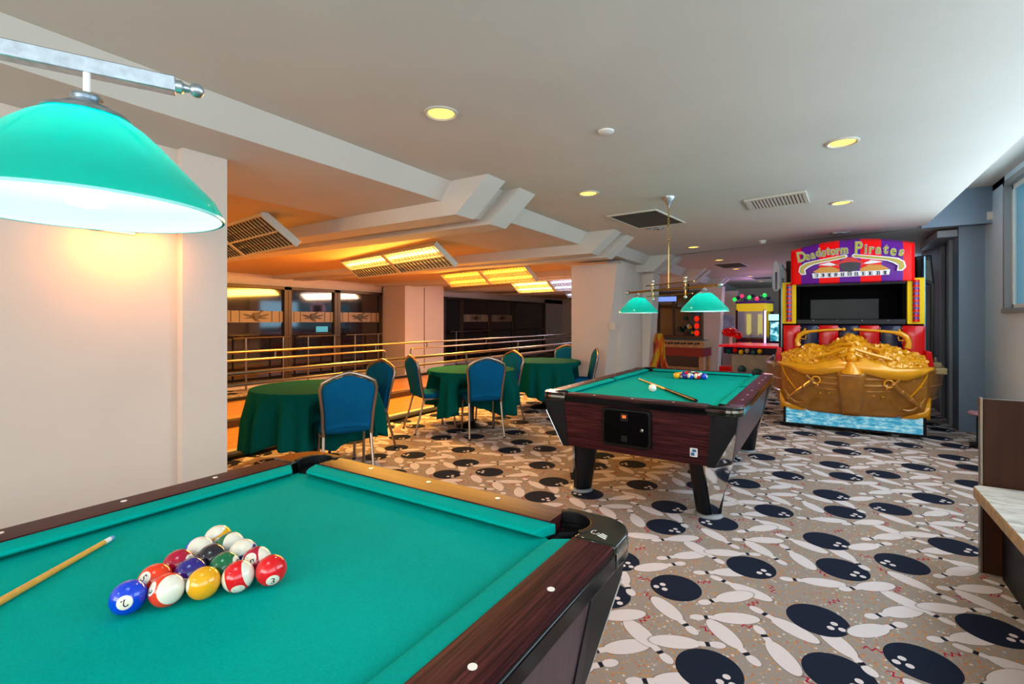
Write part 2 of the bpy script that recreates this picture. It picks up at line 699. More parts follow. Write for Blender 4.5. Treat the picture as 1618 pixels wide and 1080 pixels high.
# left wall beside the near table and its pilaster
struct(MB().box(-3.5, -3.30, -4, 1.5, 0, ZS).build('wall_left', 'wall'))
struct(MB().box(-3.6, -3.235, 1.41, 1.67, 0, ZS).build('wall_left_pilaster', 'wall'))
struct(MB().box(-3.30, -3.285, -4, 1.41, 0, 0.09).build('baseboard_left', 'wall'))


def column(name, x0, x1, y0, y1, taper, mat='wall'):
    m = MB()
    zt = ZB + .05
    m.add([(x0, y0, 0), (x1 - taper, y0, 0), (x1 - taper, y1, 0), (x0, y1, 0), (x0, y0, zt), (x1, y0, zt), (x1, y1, zt), (x0, y1, zt)],
          [(0, 3, 2, 1), (4, 5, 6, 7), (0, 1, 5, 4), (1, 2, 6, 5), (2, 3, 7, 6), (3, 0, 4, 7)])
    return struct(m.build(name, mat))


column('wall_column_1', -3.70, -2.87, 7.75, 8.15, 0.27)
struct(MB().box(-3.2, -2.95, 8.15, 9.35, 0, ZS).build('wall_partition', 'wall'))
column('wall_column_2', -3.3, -2.72, 9.35, 9.75, 0.14)
column('wall_column_3', -2.81, -2.33, 14.4, 14.9, 0.12)
column('wall_column_4', -2.75, -2.28, 17.0, 17.6, 0.1)
struct(MB().box(-3.0, -2.9, 7.735, 7.75, 1.25, 1.37).build('trim_11', 'off_white_metal'))

# far walls
struct(MB().box(-10.2, 1.9, 20.0, 20.2, 0, ZC).build('wall_far', 'wall'))
# window wall of the bowling alley: sill wall, header and the boxed pier between the windows
WX = -10.0
struct(MB().box(-10.2, WX, -4, 20, 2.14, 2.45).box(-10.2, WX, -4, 20, 0, 0.08).box(-10.2, WX, -4, 5.05, 0, 2.3).box(-10.2, WX, 9.2, 11.7, 0, 2.3).box(-10.2, WX, 18.3, 20, 0, 2.3).build('wall_alley', 'wall'))
pier = struct(MB().box(WX, -9.18, 9.24, 10.78, 0, 2.38).build('wall_alley_pier', 'wall'))
MB().box(-9.18, -9.172, 9.96, 9.975, 0.1, 2.3).build('joint', 'dark_metal', pier)


def winged_ball(parent, y, z, sc=1.0, x=WX + 0.035):
    m = MB()
    def ell(cy, cz, a, b, n=14, rot=0):
        pts = []
        for i in range(n):
            t = 2 * PI * i / n
            py, pz = a * math.cos(t), b * math.sin(t)
            pts.append((y + sc * (cy + py * math.cos(rot) - pz * math.sin(rot)), z + sc * (cz + py * math.sin(rot) + pz * math.cos(rot))))
        m.prism(pts, x, x + .004, 'x')
    ell(0, 0, .085, .075)
    for s_ in (-1, 1):
        ell(s_ * .16, .015, .11, .016, rot=s_ * .25)
        ell(s_ * .14, -.035, .09, .014, rot=-s_ * .1)
    ell(.10, .09, .07, .013, rot=.6)
    ell(.02, -.09, .06, .012, rot=-.4)
    m.build('emblem', 'frame_brown', parent)


def alley_window(n, y0, y1, film=True, barn=7):
    w = MB()
    fw = 0.09
    z0, z1 = 0.08, 2.14
    w.box(WX - .05, WX + .06, y0, y0 + fw, z0, z1).box(WX - .05, WX + .06, y1 - fw, y1, z0, z1)
    w.box(WX - .05, WX + .06, y0, y1, z1 - .07, z1).box(WX - .05, WX + .06, y0, y1, z0, z0 + .06)
    o = struct(w.build('window_%d' % n, 'frame_brown', bevel=.006))
    MB().box(WX - .02, WX, y0 + fw, y1 - fw, z0 + .06, z1 - .07).build('pane', 'darkglass', o)
    if film:
        MB().box(WX + .004, WX + .010, y0 + fw, y1 - fw, 1.36, 1.60).build('frosted_band', M['film'], o)
        mid = (y0 + y1) / 2
        for q in range(barn):
            yy = y0 + fw + (y1 - y0 - 2 * fw) * (q + .5) / barn
            if abs(yy - mid) < .26:
                continue
            MB().box(WX + .010, WX + .014, yy - .007, yy + .007, 1.37, 1.60).build('bar', 'dark_metal', o)
        winged_ball(o, mid, 1.49, 1.0)
    return o


M['film'] = pbr('frosted_film', '#9c8468', 0.4)
alley_window(1, 5.05, 6.44)
alley_window(2, 6.44, 7.74)
alley_window(3, 7.74, 9.2 - .02)
# lit opening seen through the alley glazing
MB_ = MB().box(WX + .002, WX + .006, 7.18, 7.5, 1.13, 1.26).build('lit_sign', M['sky_pane'], bpy.data.objects['window_2'])
for i, (a, b) in enumerate([(11.7, 12.6), (12.6, 14.2), (14.2, 15.8), (15.8, 18.3)]):
    alley_window(4 + i, a, b, film=(i in (1, 2)), barn=5)

# right wall with its window band
WR = 1.70
zs0, zs1 = 1.48, 2.93
struct(MB().box(WR, 1.9, -4, 8.3, 0, zs0).box(WR, 1.9, 7.5, 8.3, zs0, 3.0).box(WR, 1.9, -4, 8.3, zs1, 3.08).box(WR, 1.9, .7, 1.3, zs0, zs1).build('wall_right', 'wallr'))
struct(MB().box(1.454, 1.9, 8.26, 8.6, 0, ZC).build('wall_right_pier', 'grey_panel_and_shade'))
struct(MB().box(1.5, 1.56, 8.6, 11.4, 0, ZC).build('wall_right_folding', 'darkpanel'))
struct(MB().box(1.7, 1.9, 11.4, 20, 0, 1.0).box(1.7, 1.9, 11.4, 20, 2.3, ZC).build('wall_right_rear', 'wallr'))
for q, (y, x) in enumerate([(8.63, 1.44), (8.9, 1.47), (9.35, 1.47)]):
    struct(MB().box(x - .02, x + .03, y, y + .05, 0, ZC - .03).build('trim_%d' % (12 + q), 'grey_plastic', bevel=.005))
struct(MB().box(1.25, 1.454, 8.3, 9.6, ZC - .12, ZC - .03).build('trim_15', 'grey_plastic', bevel=.006))


def side_window(n, y0, y1):
    o = MB()
    o.box(WR - .015, WR + .08, y0, y0 + .06, zs0, zs1).box(WR - .015, WR + .08, y1 - .06, y1, zs0, zs1)
    o.box(WR - .015, WR + .08, y0, y1, zs1 - .06, zs1).box(WR - .03, WR + .08, y0, y1, zs0, zs0 + .05)
    w = struct(o.build('window_%d' % n, 'grey_plastic', bevel=.004))
    ym = (y0 + y1) / 2
    for a, b, dx in ((y0 + .06, ym + .03, .01), (ym - .03, y1 - .06, .045)):
        fr = MB()
        fr.box(WR + dx, WR + dx + .025, a, a + .045, zs0 + .05, zs1 - .06).box(WR + dx, WR + dx + .025, b - .045, b, zs0 + .05, zs1 - .06)
        fr.box(WR + dx, WR + dx + .025, a, b, zs0 + .05, zs0 + .095).box(WR + dx, WR + dx + .025, a, b, zs1 - .105, zs1 - .06)
        s_ = fr.build('sash', 'white', w)
        MB().box(WR + dx + .01, WR + dx + .014, a + .045, b - .045, zs0 + .095, zs1 - .105).build('pane', 'winglass', s_)
    return w


side_window(8, 5.35, 7.5)
side_window(9, 3.3, 5.35)
side_window(10, 1.3, 3.3)
side_window(11, -2.0, .7)
# assumed unseen front behind the camera, left open for fill light: low wall and mullions
fw = MB().box(-3.5, 1.9, -4.2, -4, 0, .9).box(-3.5, 1.9, -4.2, -4, 2.4, 3.08)
for x in (-3.5, -2.2, -.9, .4, 1.7):
    fw.box(x, x + .12, -4.2, -4, .9, 2.4)
struct(fw.build('wall_back', 'wall'))

# ------------------------------------------------------------------ pool tables
HW, HL, ZR, ZP = 0.75, 1.275, 0.82, 0.785
PCX, PCY, PR = 0.575, 1.175, 0.072
EX, EY = 0.53, 1.10


def arc(cx, cy, r, a0, a1, n):
    return [(cx + r * math.cos(R(a0 + (a1 - a0) * i / n)), cy + r * math.sin(R(a0 + (a1 - a0) * i / n))) for i in range(n + 1)]


def mir(pts, sx, sy):
    p = [(x * sx, y * sy) for x, y in pts]
    return p if sx * sy > 0 else p[::-1]


def pool_table(label, loc, coin=True):
    t = thing('pool_table', label, 'pool table', loc)
    # bed cloth with pocket bites
    q = []
    pr = .066
    q += arc(PCX, PCY, pr, 285, 165, 10)                 # +x +y corner, walking counter-clockwise
    q += [(-x, y) for x, y in arc(PCX, PCY, pr, 165, 285, 10)]
    q += [(-x, y) for x, y in arc(.625, 0, .055, 110, 250, 8)]
    q += [(-x, -y) for x, y in arc(PCX, PCY, pr, 285, 165, 10)]
    q += [(x, -y) for x, y in arc(PCX, PCY, pr, 165, 285, 10)]
    q += arc(.625, 0, .055, 250, 110, 8)
    MB().prism(q, ZP - .03, ZP).build('bed_cloth', 'baize', t)
    # cushions: lofted wedge with cut ends
    def cushion(p0, p1, nrm, cut0, cut1):
        # p0,p1 along the rail inner line; nrm points to the bed
        p0, p1, nrm = Vector(p0), Vector(p1), Vector(nrm)
        d = (p1 - p0).normalized()
        sec = [(0, ZR - .004), (.050, ZR - .006), (.066, ZR - .012), (.068, ZR - .019), (.045, ZP + .001), (0, ZP + .001)]
        rings = []
        for base, s_, cut in ((p0, 1, cut0), (p1, -1, cut1)):
            rings.append([tuple((base + nrm * o + d * (s_ * cut * o)).to_3d() + Vector((0, 0, z))) for o, z in sec])
        MB().loft(rings).build('cushion', 'baize', t, bevel=.003)
    cx, cy = .632, 1.157
    for s_ in (-1, 1):
        cushion((-.548, s_ * cy), (.548, s_ * cy), (0, -s_), .45, .45)
        for e in (-1, 1):
            cushion((s_ * cx, e * .052), (s_ * cx, e * 1.10), (-s_, 0), .35, .55)
    # wooden rails with a rounded outer edge, dot inlays as sub-parts
    dot = MB().lathe([(.0085, 0), (.0085, .0012)], 14).mesh('dot', 'ivory')
    def rail(axis, s_):
        sec = [(0, ZR - .045), (0, ZR), (.104, ZR), (.110, ZR - .002), (.113, ZR - .008), (.113, ZR - .03), (.108, ZR - .045)]
        if axis == 'x':
            rings = [[(x, s_ * (HL - .12 + o), z) for o, z in sec] for x in (-EX, EX)]
        else:
            rings = [[(s_ * (HW - .12 + o), y, z) for o, z in sec] for y in (-EY, EY)]
        r = MB().loft(rings).build('rail', 'rail_x' if axis == 'x' else 'rail_y', t)
        if axis == 'x':
            for x in (-.3, 0, .3):
                inst('dot', dot, r, (x, s_ * (HL - .05), ZR))
        else:
            for y in (-.84, -.56, -.28, .28, .56, .84):
                inst('dot', dot, r, (s_ * (HW - .05), y, ZR))
        # black edging strip under the rail
        e = MB()
        if axis == 'x':
            e.box(-EX, EX, s_ * (HL - .06), s_ * HL, ZR - .062, ZR - .014)
        else:
            e.box(s_ * (HW - .06), s_ * HW, -EY, EY, ZR - .062, ZR - .014)
        e.build('edging', M['edging'], t, bevel=.007)
    for s_ in (-1, 1):
        rail('x', s_)
        rail('y', s_)
    # corner castings, pocket liners
    cap = [(EX, HL)] + arc(HW - .10, HL - .10, .10, 90, 0, 8) + [(HW, EY), (HW - .12, EY)] + arc(PCX, PCY, PR, -35, 127, 14)
    lip = arc(PCX, PCY, PR + .016, -38, 128, 18) + arc(PCX, PCY, PR - .006, 128, -38, 18)
    for sx in (-1, 1):
        for sy in (-1, 1):
            o = MB().prism(mir(cap, sx, sy), ZR - .062, ZR + .003).build('corner_casting', M['casting'], t, bevel=.006)
            edge = mir([(EX, HL + .002)] + arc(HW - .10, HL - .10, .102, 90, 0, 8) + [(HW + .002, EY), (HW - .012, EY)] + arc(HW - .10, HL - .10, .088, 0, 90, 8) + [(EX, HL - .012)], sx, sy)
            MB().prism(edge, ZR - .034, ZR - .018).build('chrome_band', 'chrome', o)
            MB().prism(mir(lip, sx, sy), ZR - .03, ZR + .005).build('pocket_lip', 'black_soft', o, bevel=.003)
            m = MB()
            a0 = {(1, 1): -60, (-1, 1): 60, (-1, -1): 120, (1, -1): 240}[(sx, sy)]
            n = 22
            rings = []
            for z, k in ((ZR, 1.0), (ZP - .02, 1.0), (.70, .95), (.68, .5), (.68, .01)):
                rings.append([(sx * PCX + k * (PR - .002) * math.cos(2 * PI * i / n), sy * PCY + k * (PR - .002) * math.sin(2 * PI * i / n), z) for i in range(n)])
            # only the outer half of the top ring stands above the bed
            top = []
            for i in range(n):
                x, y, z = rings[0][i]
                inner = (x - sx * PCX) * sx + (y - sy * PCY) * sy < -.062
                top.append((x, y, ZP - .012 if inner else ZR))
            rings[0] = top
            m.loft(rings, True, False).build('pocket', 'black_soft', t)
    for sx in (-1, 1):
        n = 18
        rings = []
        for z, k in ((ZR - .003, 1), (ZP - .02, 1), (.70, .95), (.69, .02)):
            ring = []
            for i in range(n):
                x = sx * .622 + k * .05 * math.cos(2 * PI * i / n)
                y = k * .05 * math.sin(2 * PI * i / n)
                zz = z
                if z > ZP and sx * (x - sx * .622) < .01:
                    zz = ZP - .012
                ring.append((x, y, zz))
            rings.append(ring)
        MB().loft(rings, True, False).build('pocket', 'black_soft', t)
    # cabinet: apron panels
    zb, zt = .40, .775
    fx, fy = .715, 1.24
    for s_ in (-1, 1):
        MB().add([(-.56, s_ * fy, zt), (.56, s_ * fy, zt), (.53, s_ * (fy - .02), zb), (-.53, s_ * (fy - .02), zb), (-.56, s_ * (fy - .03), zt), (.56, s_ * (fy - .03), zt), (.53, s_ * (fy - .05), zb), (-.53, s_ * (fy - .05), zb)],
                 [(0, 1, 2, 3), (7, 6, 5, 4), (0, 4, 5, 1), (1, 5, 6, 2), (2, 6, 7, 3), (3, 7, 4, 0)]).build('apron_panel', 'rail_x', t)
        MB().add([(s_ * fx, -1.06, zt), (s_ * fx, 1.06, zt), (s_ * (fx - .06), 1.0, zb), (s_ * (fx - .06), -1.0, zb), (s_ * (fx - .03), -1.06, zt), (s_ * (fx - .03), 1.06, zt), (s_ * (fx - .09), 1.0, zb), (s_ * (fx - .09), -1.0, zb)],
                 [(0, 1, 2, 3), (7, 6, 5, 4), (0, 4, 5, 1), (1, 5, 6, 2), (2, 6, 7, 3), (3, 7, 4, 0)]).build('apron_panel', M['apron_side'], t)
    MB().box(-.60, .60, -1.15, 1.15, zb - .01, zb + .02).build('base_board', 'black', t)
    MB().box(-.66, .66, -1.20, 1.20, .70, ZP - .03).build('slate', 'black', t) if False else None
    # corner posts: black facets with a mirror triangle on the chamfer, then the leg
    for sx in (-1, 1):
        for sy in (-1, 1):
            A = (.555, fy + .004, zt + .005)
            B = (fx + .012, fy + .012, zt + .005)
            Cc = (fx + .004, 1.055, zt + .005)
            A2 = (.525, fy - .016, zb - .005)
            D1 = (.575, fy - .018, zb - .005)
            D2 = (fx - .058, 1.07, zb - .005)
            C2 = (fx - .056, .995, zb - .005)
            K = (fx + .000, fy + .000, .68)
            I1, I2 = (.50, 1.0, zt), (.50, 1.0, zb)
            vs = [A, B, Cc, A2, D1, D2, C2, K, I1, I2]
            vs = [(x * sx, y * sy, z) for x, y, z in vs]
            p = MB().add(vs, [(0, 1, 7, 4, 3), (1, 2, 6, 5, 7), (7, 5, 4), (0, 8, 2, 1), (3, 4, 5, 6, 9), (0, 3, 9, 8), (2, 8, 9, 6)]).build('corner_post', 'blackpost', t, ang=20)
            e = .001
            tri = [(K[0] + e, K[1] + e, K[2] - .01), (D1[0] + e, D1[1] + e, D1[2] + .004), (D2[0] + e, D2[1] + e, D2[2] + .004)]
            tri2 = [(x - .004, y - .004, z) for x, y, z in tri]
            vs = [(x * sx, y * sy, z) for x, y, z in tri + tri2]
            MB().add(vs, [(0, 1, 2), (5, 4, 3), (0, 3, 4, 1), (1, 4, 5, 2), (2, 5, 3, 0)]).build('mirror_triangle', 'chrome', p)
            # leg: tapered round post cut flat on its outer corner, with a mirror plate
            lx, ly = .50, 1.03
            rings = []
            n = 20
            for z, r_, cutd in ((zb, .140, .085), (.22, .116, .074), (.025, .086, .062)):
                ring = []
                for i in range(n):
                    a = 2 * PI * i / n
                    ux, uy = math.cos(a), math.sin(a)
                    dd = (ux + uy) / math.sqrt(2) * r_
                    k = 1.0
                    px, py = ux * r_, uy * r_
                    if dd > cutd:
                        ex = dd - cutd
                        px -= ex / math.sqrt(2)
                        py -= ex / math.sqrt(2)
                    ring.append((sx * (lx + px), sy * (ly + py), z))
                rings.append(ring if sx * sy > 0 else ring[::-1])
            lg = MB().loft(rings).build('leg', 'blackpost', t, ang=30)
            s2 = 1 / math.sqrt(2)
            def cpt(u, w, z):
                return (sx * (lx + s2 * w - s2 * u), sy * (ly + s2 * w + s2 * u), z)
            pl = [cpt(-.115, .12, zb), cpt(.115, .12, zb), cpt(.022, .070, .03), cpt(-.022, .070, .03), cpt(-.115, .10, zb), cpt(.115, .10, zb), cpt(.022, .055, .03), cpt(-.022, .055, .03)]
            MB().add(pl, [(0, 1, 2, 3), (7, 6, 5, 4), (0, 4, 5, 1), (1, 5, 6, 2), (2, 6, 7, 3), (3, 7, 4, 0)]).build('mirror_plate', 'chrome', lg)
            MB().lathe([(.098, 0), (.10, .006), (.092, .016), (.07, .024), (.03, .026)], 24, (sx * lx, sy * ly, 0)).build('foot', 'grey_plastic', lg)
    if coin:
        yf = -fy + .005
        def rr(x0, x1, z0, z1, r_, n=4):
            p = []
            for cx_, cz_, a in ((x1 - r_, z1 - r_, 0), (x0 + r_, z1 - r_, 90), (x0 + r_, z0 + r_, 180), (x1 - r_, z0 + r_, 270)):
                p += [(cx_ + r_ * math.cos(R(a + 90 * i / n)), cz_ + r_ * math.sin(R(a + 90 * i / n))) for i in range(n + 1)]
            return p
        cp = MB().prism(rr(-.225, .150, .46, .745, .03), yf - .022, yf + .02, 'y').build('coin_door', 'black', t, bevel=.006)
        MB().prism(rr(-.205, .13, .48, .725, .022), yf - .026, yf - .02, 'y').build('door_face', 'matte_black', cp)
        MB().box(-.075, -.02, yf - .031, yf - .022, .655, .71).build('display', 'dark_metal', cp)
        dm = text_mesh('price_digits', '88', .030, M['led_red'])
        d_ = inst('price_digits', dm, cp, (-.047, yf - .0325, .686))
        d_.rotation_euler = (R(90), 0, 0)
        MB().box(-.07, -.025, yf - .031, yf - .022, .50, .545).build('coin_return', 'blackpost', cp, bevel=.004)
        MB().lathe([(.014, 0), (.014, .012), (.009, .018)], 14).build('lock', 'chrome', cp, (.085, yf - .024, .60)).rotation_euler = (R(90), 0, 0)
        em = MB().prism(rr(.415, .465, .455, .515, .006), yf + .002, yf + .014, 'y')
        eb = em.build('maker_emblem', 'white', t)
        MB().prism(rr(.43, .458, .49, .508, .007), yf - .001, yf + .003, 'y').build('emblem_mark', M['blue_print'], eb)
        MB().prism(rr(.422, .446, .463, .485, .004), yf - .001, yf + .003, 'y').build('emblem_mark', M['blue_print'], eb)
    return t


M['edging'] = pbr('glossy_black_edging', '#040508', 0.15, spec=0.25)
M['casting'] = pbr('smoked_casting', '#20281f', 0.12, 0.55, coat=0.6)
M['apron_side'] = pbr('grained_side_panel', '#4b373d', 0.38, var=0.25, vscale=1.0, stretch=(60, 60, 4), spec=0.4)
M['led_red'] = emis('red_led', '#ff5a20', 2.0)
M['blue_print'] = pbr('blue_print', '#2c6c9c', 0.4)
TX = -1.195
t1 = pool_table('large pool table with teal cloth nearest the viewer, holding the racked balls', (TX, 0.095, 0), coin=False)
t2 = pool_table('pool table with black coin door and mirrored legs in mid room', (TX, 4.765, 0))
# maker's mark printed on the near table's corner casting
mk = thing_mark = MB()
for i in range(9):
    a0, a1 = R(40 * i), R(40 * i + 30)
    mk.add([(.010 * math.cos(a0), .010 * math.sin(a0), 0), (.014 * math.cos(a0), .014 * math.sin(a0), 0), (.014 * math.cos(a1), .014 * math.sin(a1), 0), (.010 * math.cos(a1), .010 * math.sin(a1), 0)], [(0, 1, 2, 3)]) if i not in (1, 2) else None
mk.box(.018, .046, -.001, .004, 0, .0006).box(.018, .052, -.010, -.005, 0, .0006).box(.018, .040, .008, .012, 0, .0006)
mko = mk.build('maker_mark', 'white', t1, (.672, 1.150, ZR + .0035), R(-25))
mko.scale = (.9, .9, 1)

# ------------------------------------------------------------------ balls
BR = 0.0335
BALLS = {1: ('#f2a907', 'yellow'), 2: ('#0a3fd0', 'blue'), 3: ('#e00d18', 'red'), 4: ('#2a2280', 'purple'), 5: ('#f03a10', 'orange'), 6: ('#06683e', 'green'), 7: ('#b00d34', 'maroon'), 8: ('#25222a', 'black')}


def ball_mat(num):
    base = BALLS[num if num <= 8 else num - 8][0] if num else '#f2efe6'
    m, t, p = newmat('ball_%s' % num)
    o = t.obj()
    s = t.sep(o)
    c = C(base)
    ivory = C('#efe6d3')
    if num > 8:
        c = t.mix(t.m('LESS_THAN', t.m('ABSOLUTE', s[2]), BR * .53), ivory, c)
    if num:
        yz = t.m('SQRT', t.m('ADD', t.m('MULTIPLY', s[1], s[1]), t.m('MULTIPLY', s[2], s[2])))
        c = t.mix(t.m('LESS_THAN', yz, BR * .42), c, ivory)
    t.put(p.inputs['Base Color'], c) if hasattr(c, 'links') else setattr(p.inputs['Base Color'], 'default_value', c)
    p.inputs['Roughness'].default_value = 0.1
    p.inputs['Coat Weight'].default_value = 0.4
    return m


ball_mesh = {}
num_mesh = {}


def get_ball(num):
    if num not in ball_mesh:
        ball_mesh[num] = MB().sphere((0, 0, 0), BR, 40, 24).mesh('ball', ball_mat(num), 180)
        if num:
            me = text_mesh('number', str(num), .022, 'black', 0.0)
            for v in me.vertices:       # wrap the digits on the sphere around +X
                y, z = v.co.x, v.co.y
                v.co = (math.sqrt(max(0, (BR + .0002) ** 2 - y * y - z * z)), y, z)
            num_mesh[num] = me
    return ball_mesh[num]


def place_ball(num, loc, label, num_dir=None, pole=None, spin=0, group=None):
    o = bpy.data.objects.new('billiard_ball' if num else 'cue_ball', get_ball(num))
    col.objects.link(o)
    o.location = loc
    tag(o, label, 'ball', group)
    if num:
        n = bpy.data.objects.new('number', num_mesh[num])
        col.objects.link(n)
        n.parent = o
    P = Vector(loc)
    v = (Vector((0, 0, CAM_H)) - P).normalized()
    rt = Vector((0, 0, 1)).cross(v).normalized()
    up = v.cross(rt).normalized()

    def dirv(ab):
        a, b = ab[:2]
        sg = ab[2] if len(ab) > 2 else 1
        return (rt * a + up * b + v * (sg * math.sqrt(max(0, 1 - a * a - b * b)))).normalized()
    if num_dir is not None and pole is None:
        x = dirv(num_dir)
        z0 = (up * math.cos(R(spin)) + rt * math.sin(R(spin)))
        y = z0.cross(x).normalized()
        z = x.cross(y).normalized()
    elif pole is not None:
        z = dirv(pole)
        x0 = dirv(num_dir) if num_dir is not None else -v
        y = z.cross(x0).normalized()
        x = y.cross(z).normalized()
    else:
        e = Matrix.Rotation(random.uniform(0, 6), 3, 'X') @ Matrix.Rotation(random.uniform(0, 6), 3, 'Y') @ Matrix.Rotation(random.uniform(0, 6), 3, 'Z')
        o.rotation_euler = e.to_euler()
        return o
    mt = Matrix((x, y, z)).transposed()
    o.rotation_euler = mt.to_euler()
    return o


apex = Vector((-1.232, .434))
ra = .0695 * Vector((math.cos(R(118)), math.sin(R(118))))
rb = .0695 * Vector((math.cos(R(-4)), math.sin(R(-4))))
order = [[2], [5, 13], [7, 4, 1], [10, 8, 6, 11], [9, 14, 12, 15, 3]]
view = {2: ((-.2, -.28), None, 160), 5: ((-.62, .25), None, 60), 13: ((-.8, .2, -1), (.42, -.05), 0), 7: ((.75, .1), None, 0), 4: ((-.35, -.6), None, 0), 1: ((-.97, .1), None, 0),
        10: ((-.3, -.9, -1), (.12, .3), 0), 8: ((.5, -.8), None, 0), 6: ((.82, .2), None, 70), 11: ((.12, -.82), (.93, .18), 0), 9: ((.3, -.5, -1), (-.4, .84), 0),
        14: ((-.7, -.5, -1), (.5, .15), 0), 12: ((.5, -.6, -1), (-.25, .74), 0), 15: ((-.12, .28), (.9, .2), 0), 3: ((.1, -.72), None, 0)}
place_txt = {2: 'solid blue ball at the tip of the rack on the near table', 5: 'solid orange ball behind the blue tip ball of the near rack', 13: 'orange striped ball showing its white cap beside the blue tip ball, near table', 7: 'solid maroon ball on the left edge of the near rack', 4: 'solid purple ball in the middle row of the near rack', 1: 'solid yellow ball on the front edge of the near rack',
             10: 'blue striped ball showing its white side, left edge of the near rack', 8: 'black ball at the centre of the near rack', 6: 'solid green ball beside the black ball in the near rack', 11: 'red striped ball on the front edge of the near rack', 9: 'yellow striped ball at the far left corner of the near rack', 14: 'green striped ball in the back row next to the yellow striped one, near rack',
             12: 'purple striped ball in the middle of the back row, near rack', 15: 'maroon striped ball numbered 15 in the back row of the near rack', 3: 'solid red ball numbered 3 at the right corner of the near rack'}
for r_, row in enumerate(order):
    for c_, num in enumerate(row):
        p = apex + ra * r_ + rb * c_
        nd, pole, spin = view[num]
        place_ball(num, (p.x, p.y, ZP + BR), place_txt[num], nd, pole, spin, 'racked balls on the near table')

colname = {n: ('solid ' + BALLS[n][1] if n < 8 else ('black' if n == 8 else BALLS[n - 8][1] + ' striped')) for n in range(1, 16)}
order2 = [[1, 4, 10, 11, 2], [9, 3, 8, 14], [12, 6, 15], [5, 13], [7]]
sp = .0675
rows_txt = ['front row', 'second row', 'third row', 'fourth row', 'far tip']
for r_, row in enumerate(order2):
    for c_, num in enumerate(row):
        x = -1.2 + (c_ - (len(row) - 1) / 2) * sp
        y = 5.32 + r_ * sp * .866
        x, y = -1.2 + (x + 1.2) * .966 - (y - 5.43) * .259, 5.43 + (x + 1.2) * .259 + (y - 5.43) * .966
        place_ball(num, (x, y, ZP + BR), '%s ball in the %s of the rack on the farther table' % (colname[num], rows_txt[r_]), group='racked balls on the far table',
                   num_dir=(.7, .5) if num in (11, 10) else None, pole={10: (-.75, .3), 11: (-.8, .1)}.get(num))
place_ball(0, (-1.237, 4.20, ZP + BR), 'white cue ball beside the cue on the farther table')


# ------------------------------------------------------------------ cues
def cue(label, tip, direction, L=1.45, wood='#d8a43c', butt='black'):
    d = Vector(direction).normalized()
    base = Vector((tip[0], tip[1], 0))
    t = thing('cue_stick', label, 'cue stick', (tip[0], tip[1], ZP))
    def at(s_):
        return (d.x * s_, d.y * s_, .0075 + s_ / L * .0085 + .0005)
    r = lambda s_: .0065 + .009 * s_ / L
    MB().tube([at(0), at(.004), at(.012)], [.005, .0064, .0066], 14).build('tip', M['cue_tip'], t)
    MB().tube([at(.012), at(.032)], [.0066, .0067], 14).build('ferrule', 'white', t)
    MB().tube([at(.032), at(.3), at(.78)], [.0067, r(.3), r(.78)], 14).build('shaft', M['cue_wood'], t)
    MB().tube([at(.78), at(.8)], r(.79) + .0005, 14).build('joint_ring', 'brass', t)
    MB().tube([at(.8), at(L - .05)], [r(.8), r(L - .05)], 14).build('butt', M['cue_butt'], t)
    MB().tube([at(L - .05), at(L - .004), at(L)], [r(L), r(L), r(L) * .7], 14).build('bumper', 'black', t)
    return t


M['cue_tip'] = pbr('chalked_tip', '#6f9fd8', 0.8)
M['cue_wood'] = pbr('maple_shaft', '#d9a040', 0.3, var=0.12, vscale=30, coat=.3)
M['cue_butt'] = pbr('dark_butt', '#1c140a', 0.35, var=.2, spec=.25)
cue('pale wooden cue lying on the near table left of the balls', (-1.677, .555), (.574, -.819))
cue('dark-butted wooden cue lying across the farther table', (-1.614, 5.0), (.565, -.825))


# ------------------------------------------------------------------ billiard lamps
def shade(t, x, y, zr, Rr, H, barz):
    """cased glass shade: outer teal shell, white liner, metal gallery, stem and bulb"""
    prof = [(Rr, 0), (Rr * .985, .012), (Rr * .93, .034), (Rr * .71, H * .48), (Rr * .52, H * .735), (Rr * .40, H * .87), (Rr * .30, H * .955), (Rr * .22, H)]
    o = MB().lathe([(r_, zr + z) for r_, z in prof], 64, (x, y, 0), caps=False).build('glass_shade', 'shade', t)
    MB().lathe([(r_ - .003, zr + z - .0015) for r_, z in prof], 64, (x, y, 0), caps=False).build('white_liner', 'liner', o)
    MB().lathe([(Rr * 1.004, zr - .002), (Rr * 1.008, zr + .002), (Rr * .99, zr + .004), (Rr * .982, zr - .001)], 64, (x, y, 0), caps=False).build('rim', M['rim'], o)
    zt = zr + H
    MB().lathe([(Rr * .31, zt - .007), (Rr * .29, zt + .0), (Rr * .20, zt + .006), (Rr * .18, zt + .012), (Rr * .12, zt + .017), (Rr * .085, zt + .024), (Rr * .11, zt + .028), (Rr * .10, zt + .033), (.006, zt + .035)], 24, (x, y, 0)).build('gallery', 'pewter', o)
    MB().tube([(x, y, zt + .03), (x, y, barz)], .0055, 10).build('stem', 'white', t)
    b = MB().lathe([(.02, zr + .055), (.034, zr + .047), (.036, zr + .03), (.028, zr + .012), (.001, zr + .005)], 18, (x, y, 0)).build('bulb', 'bulb', o)
    return o


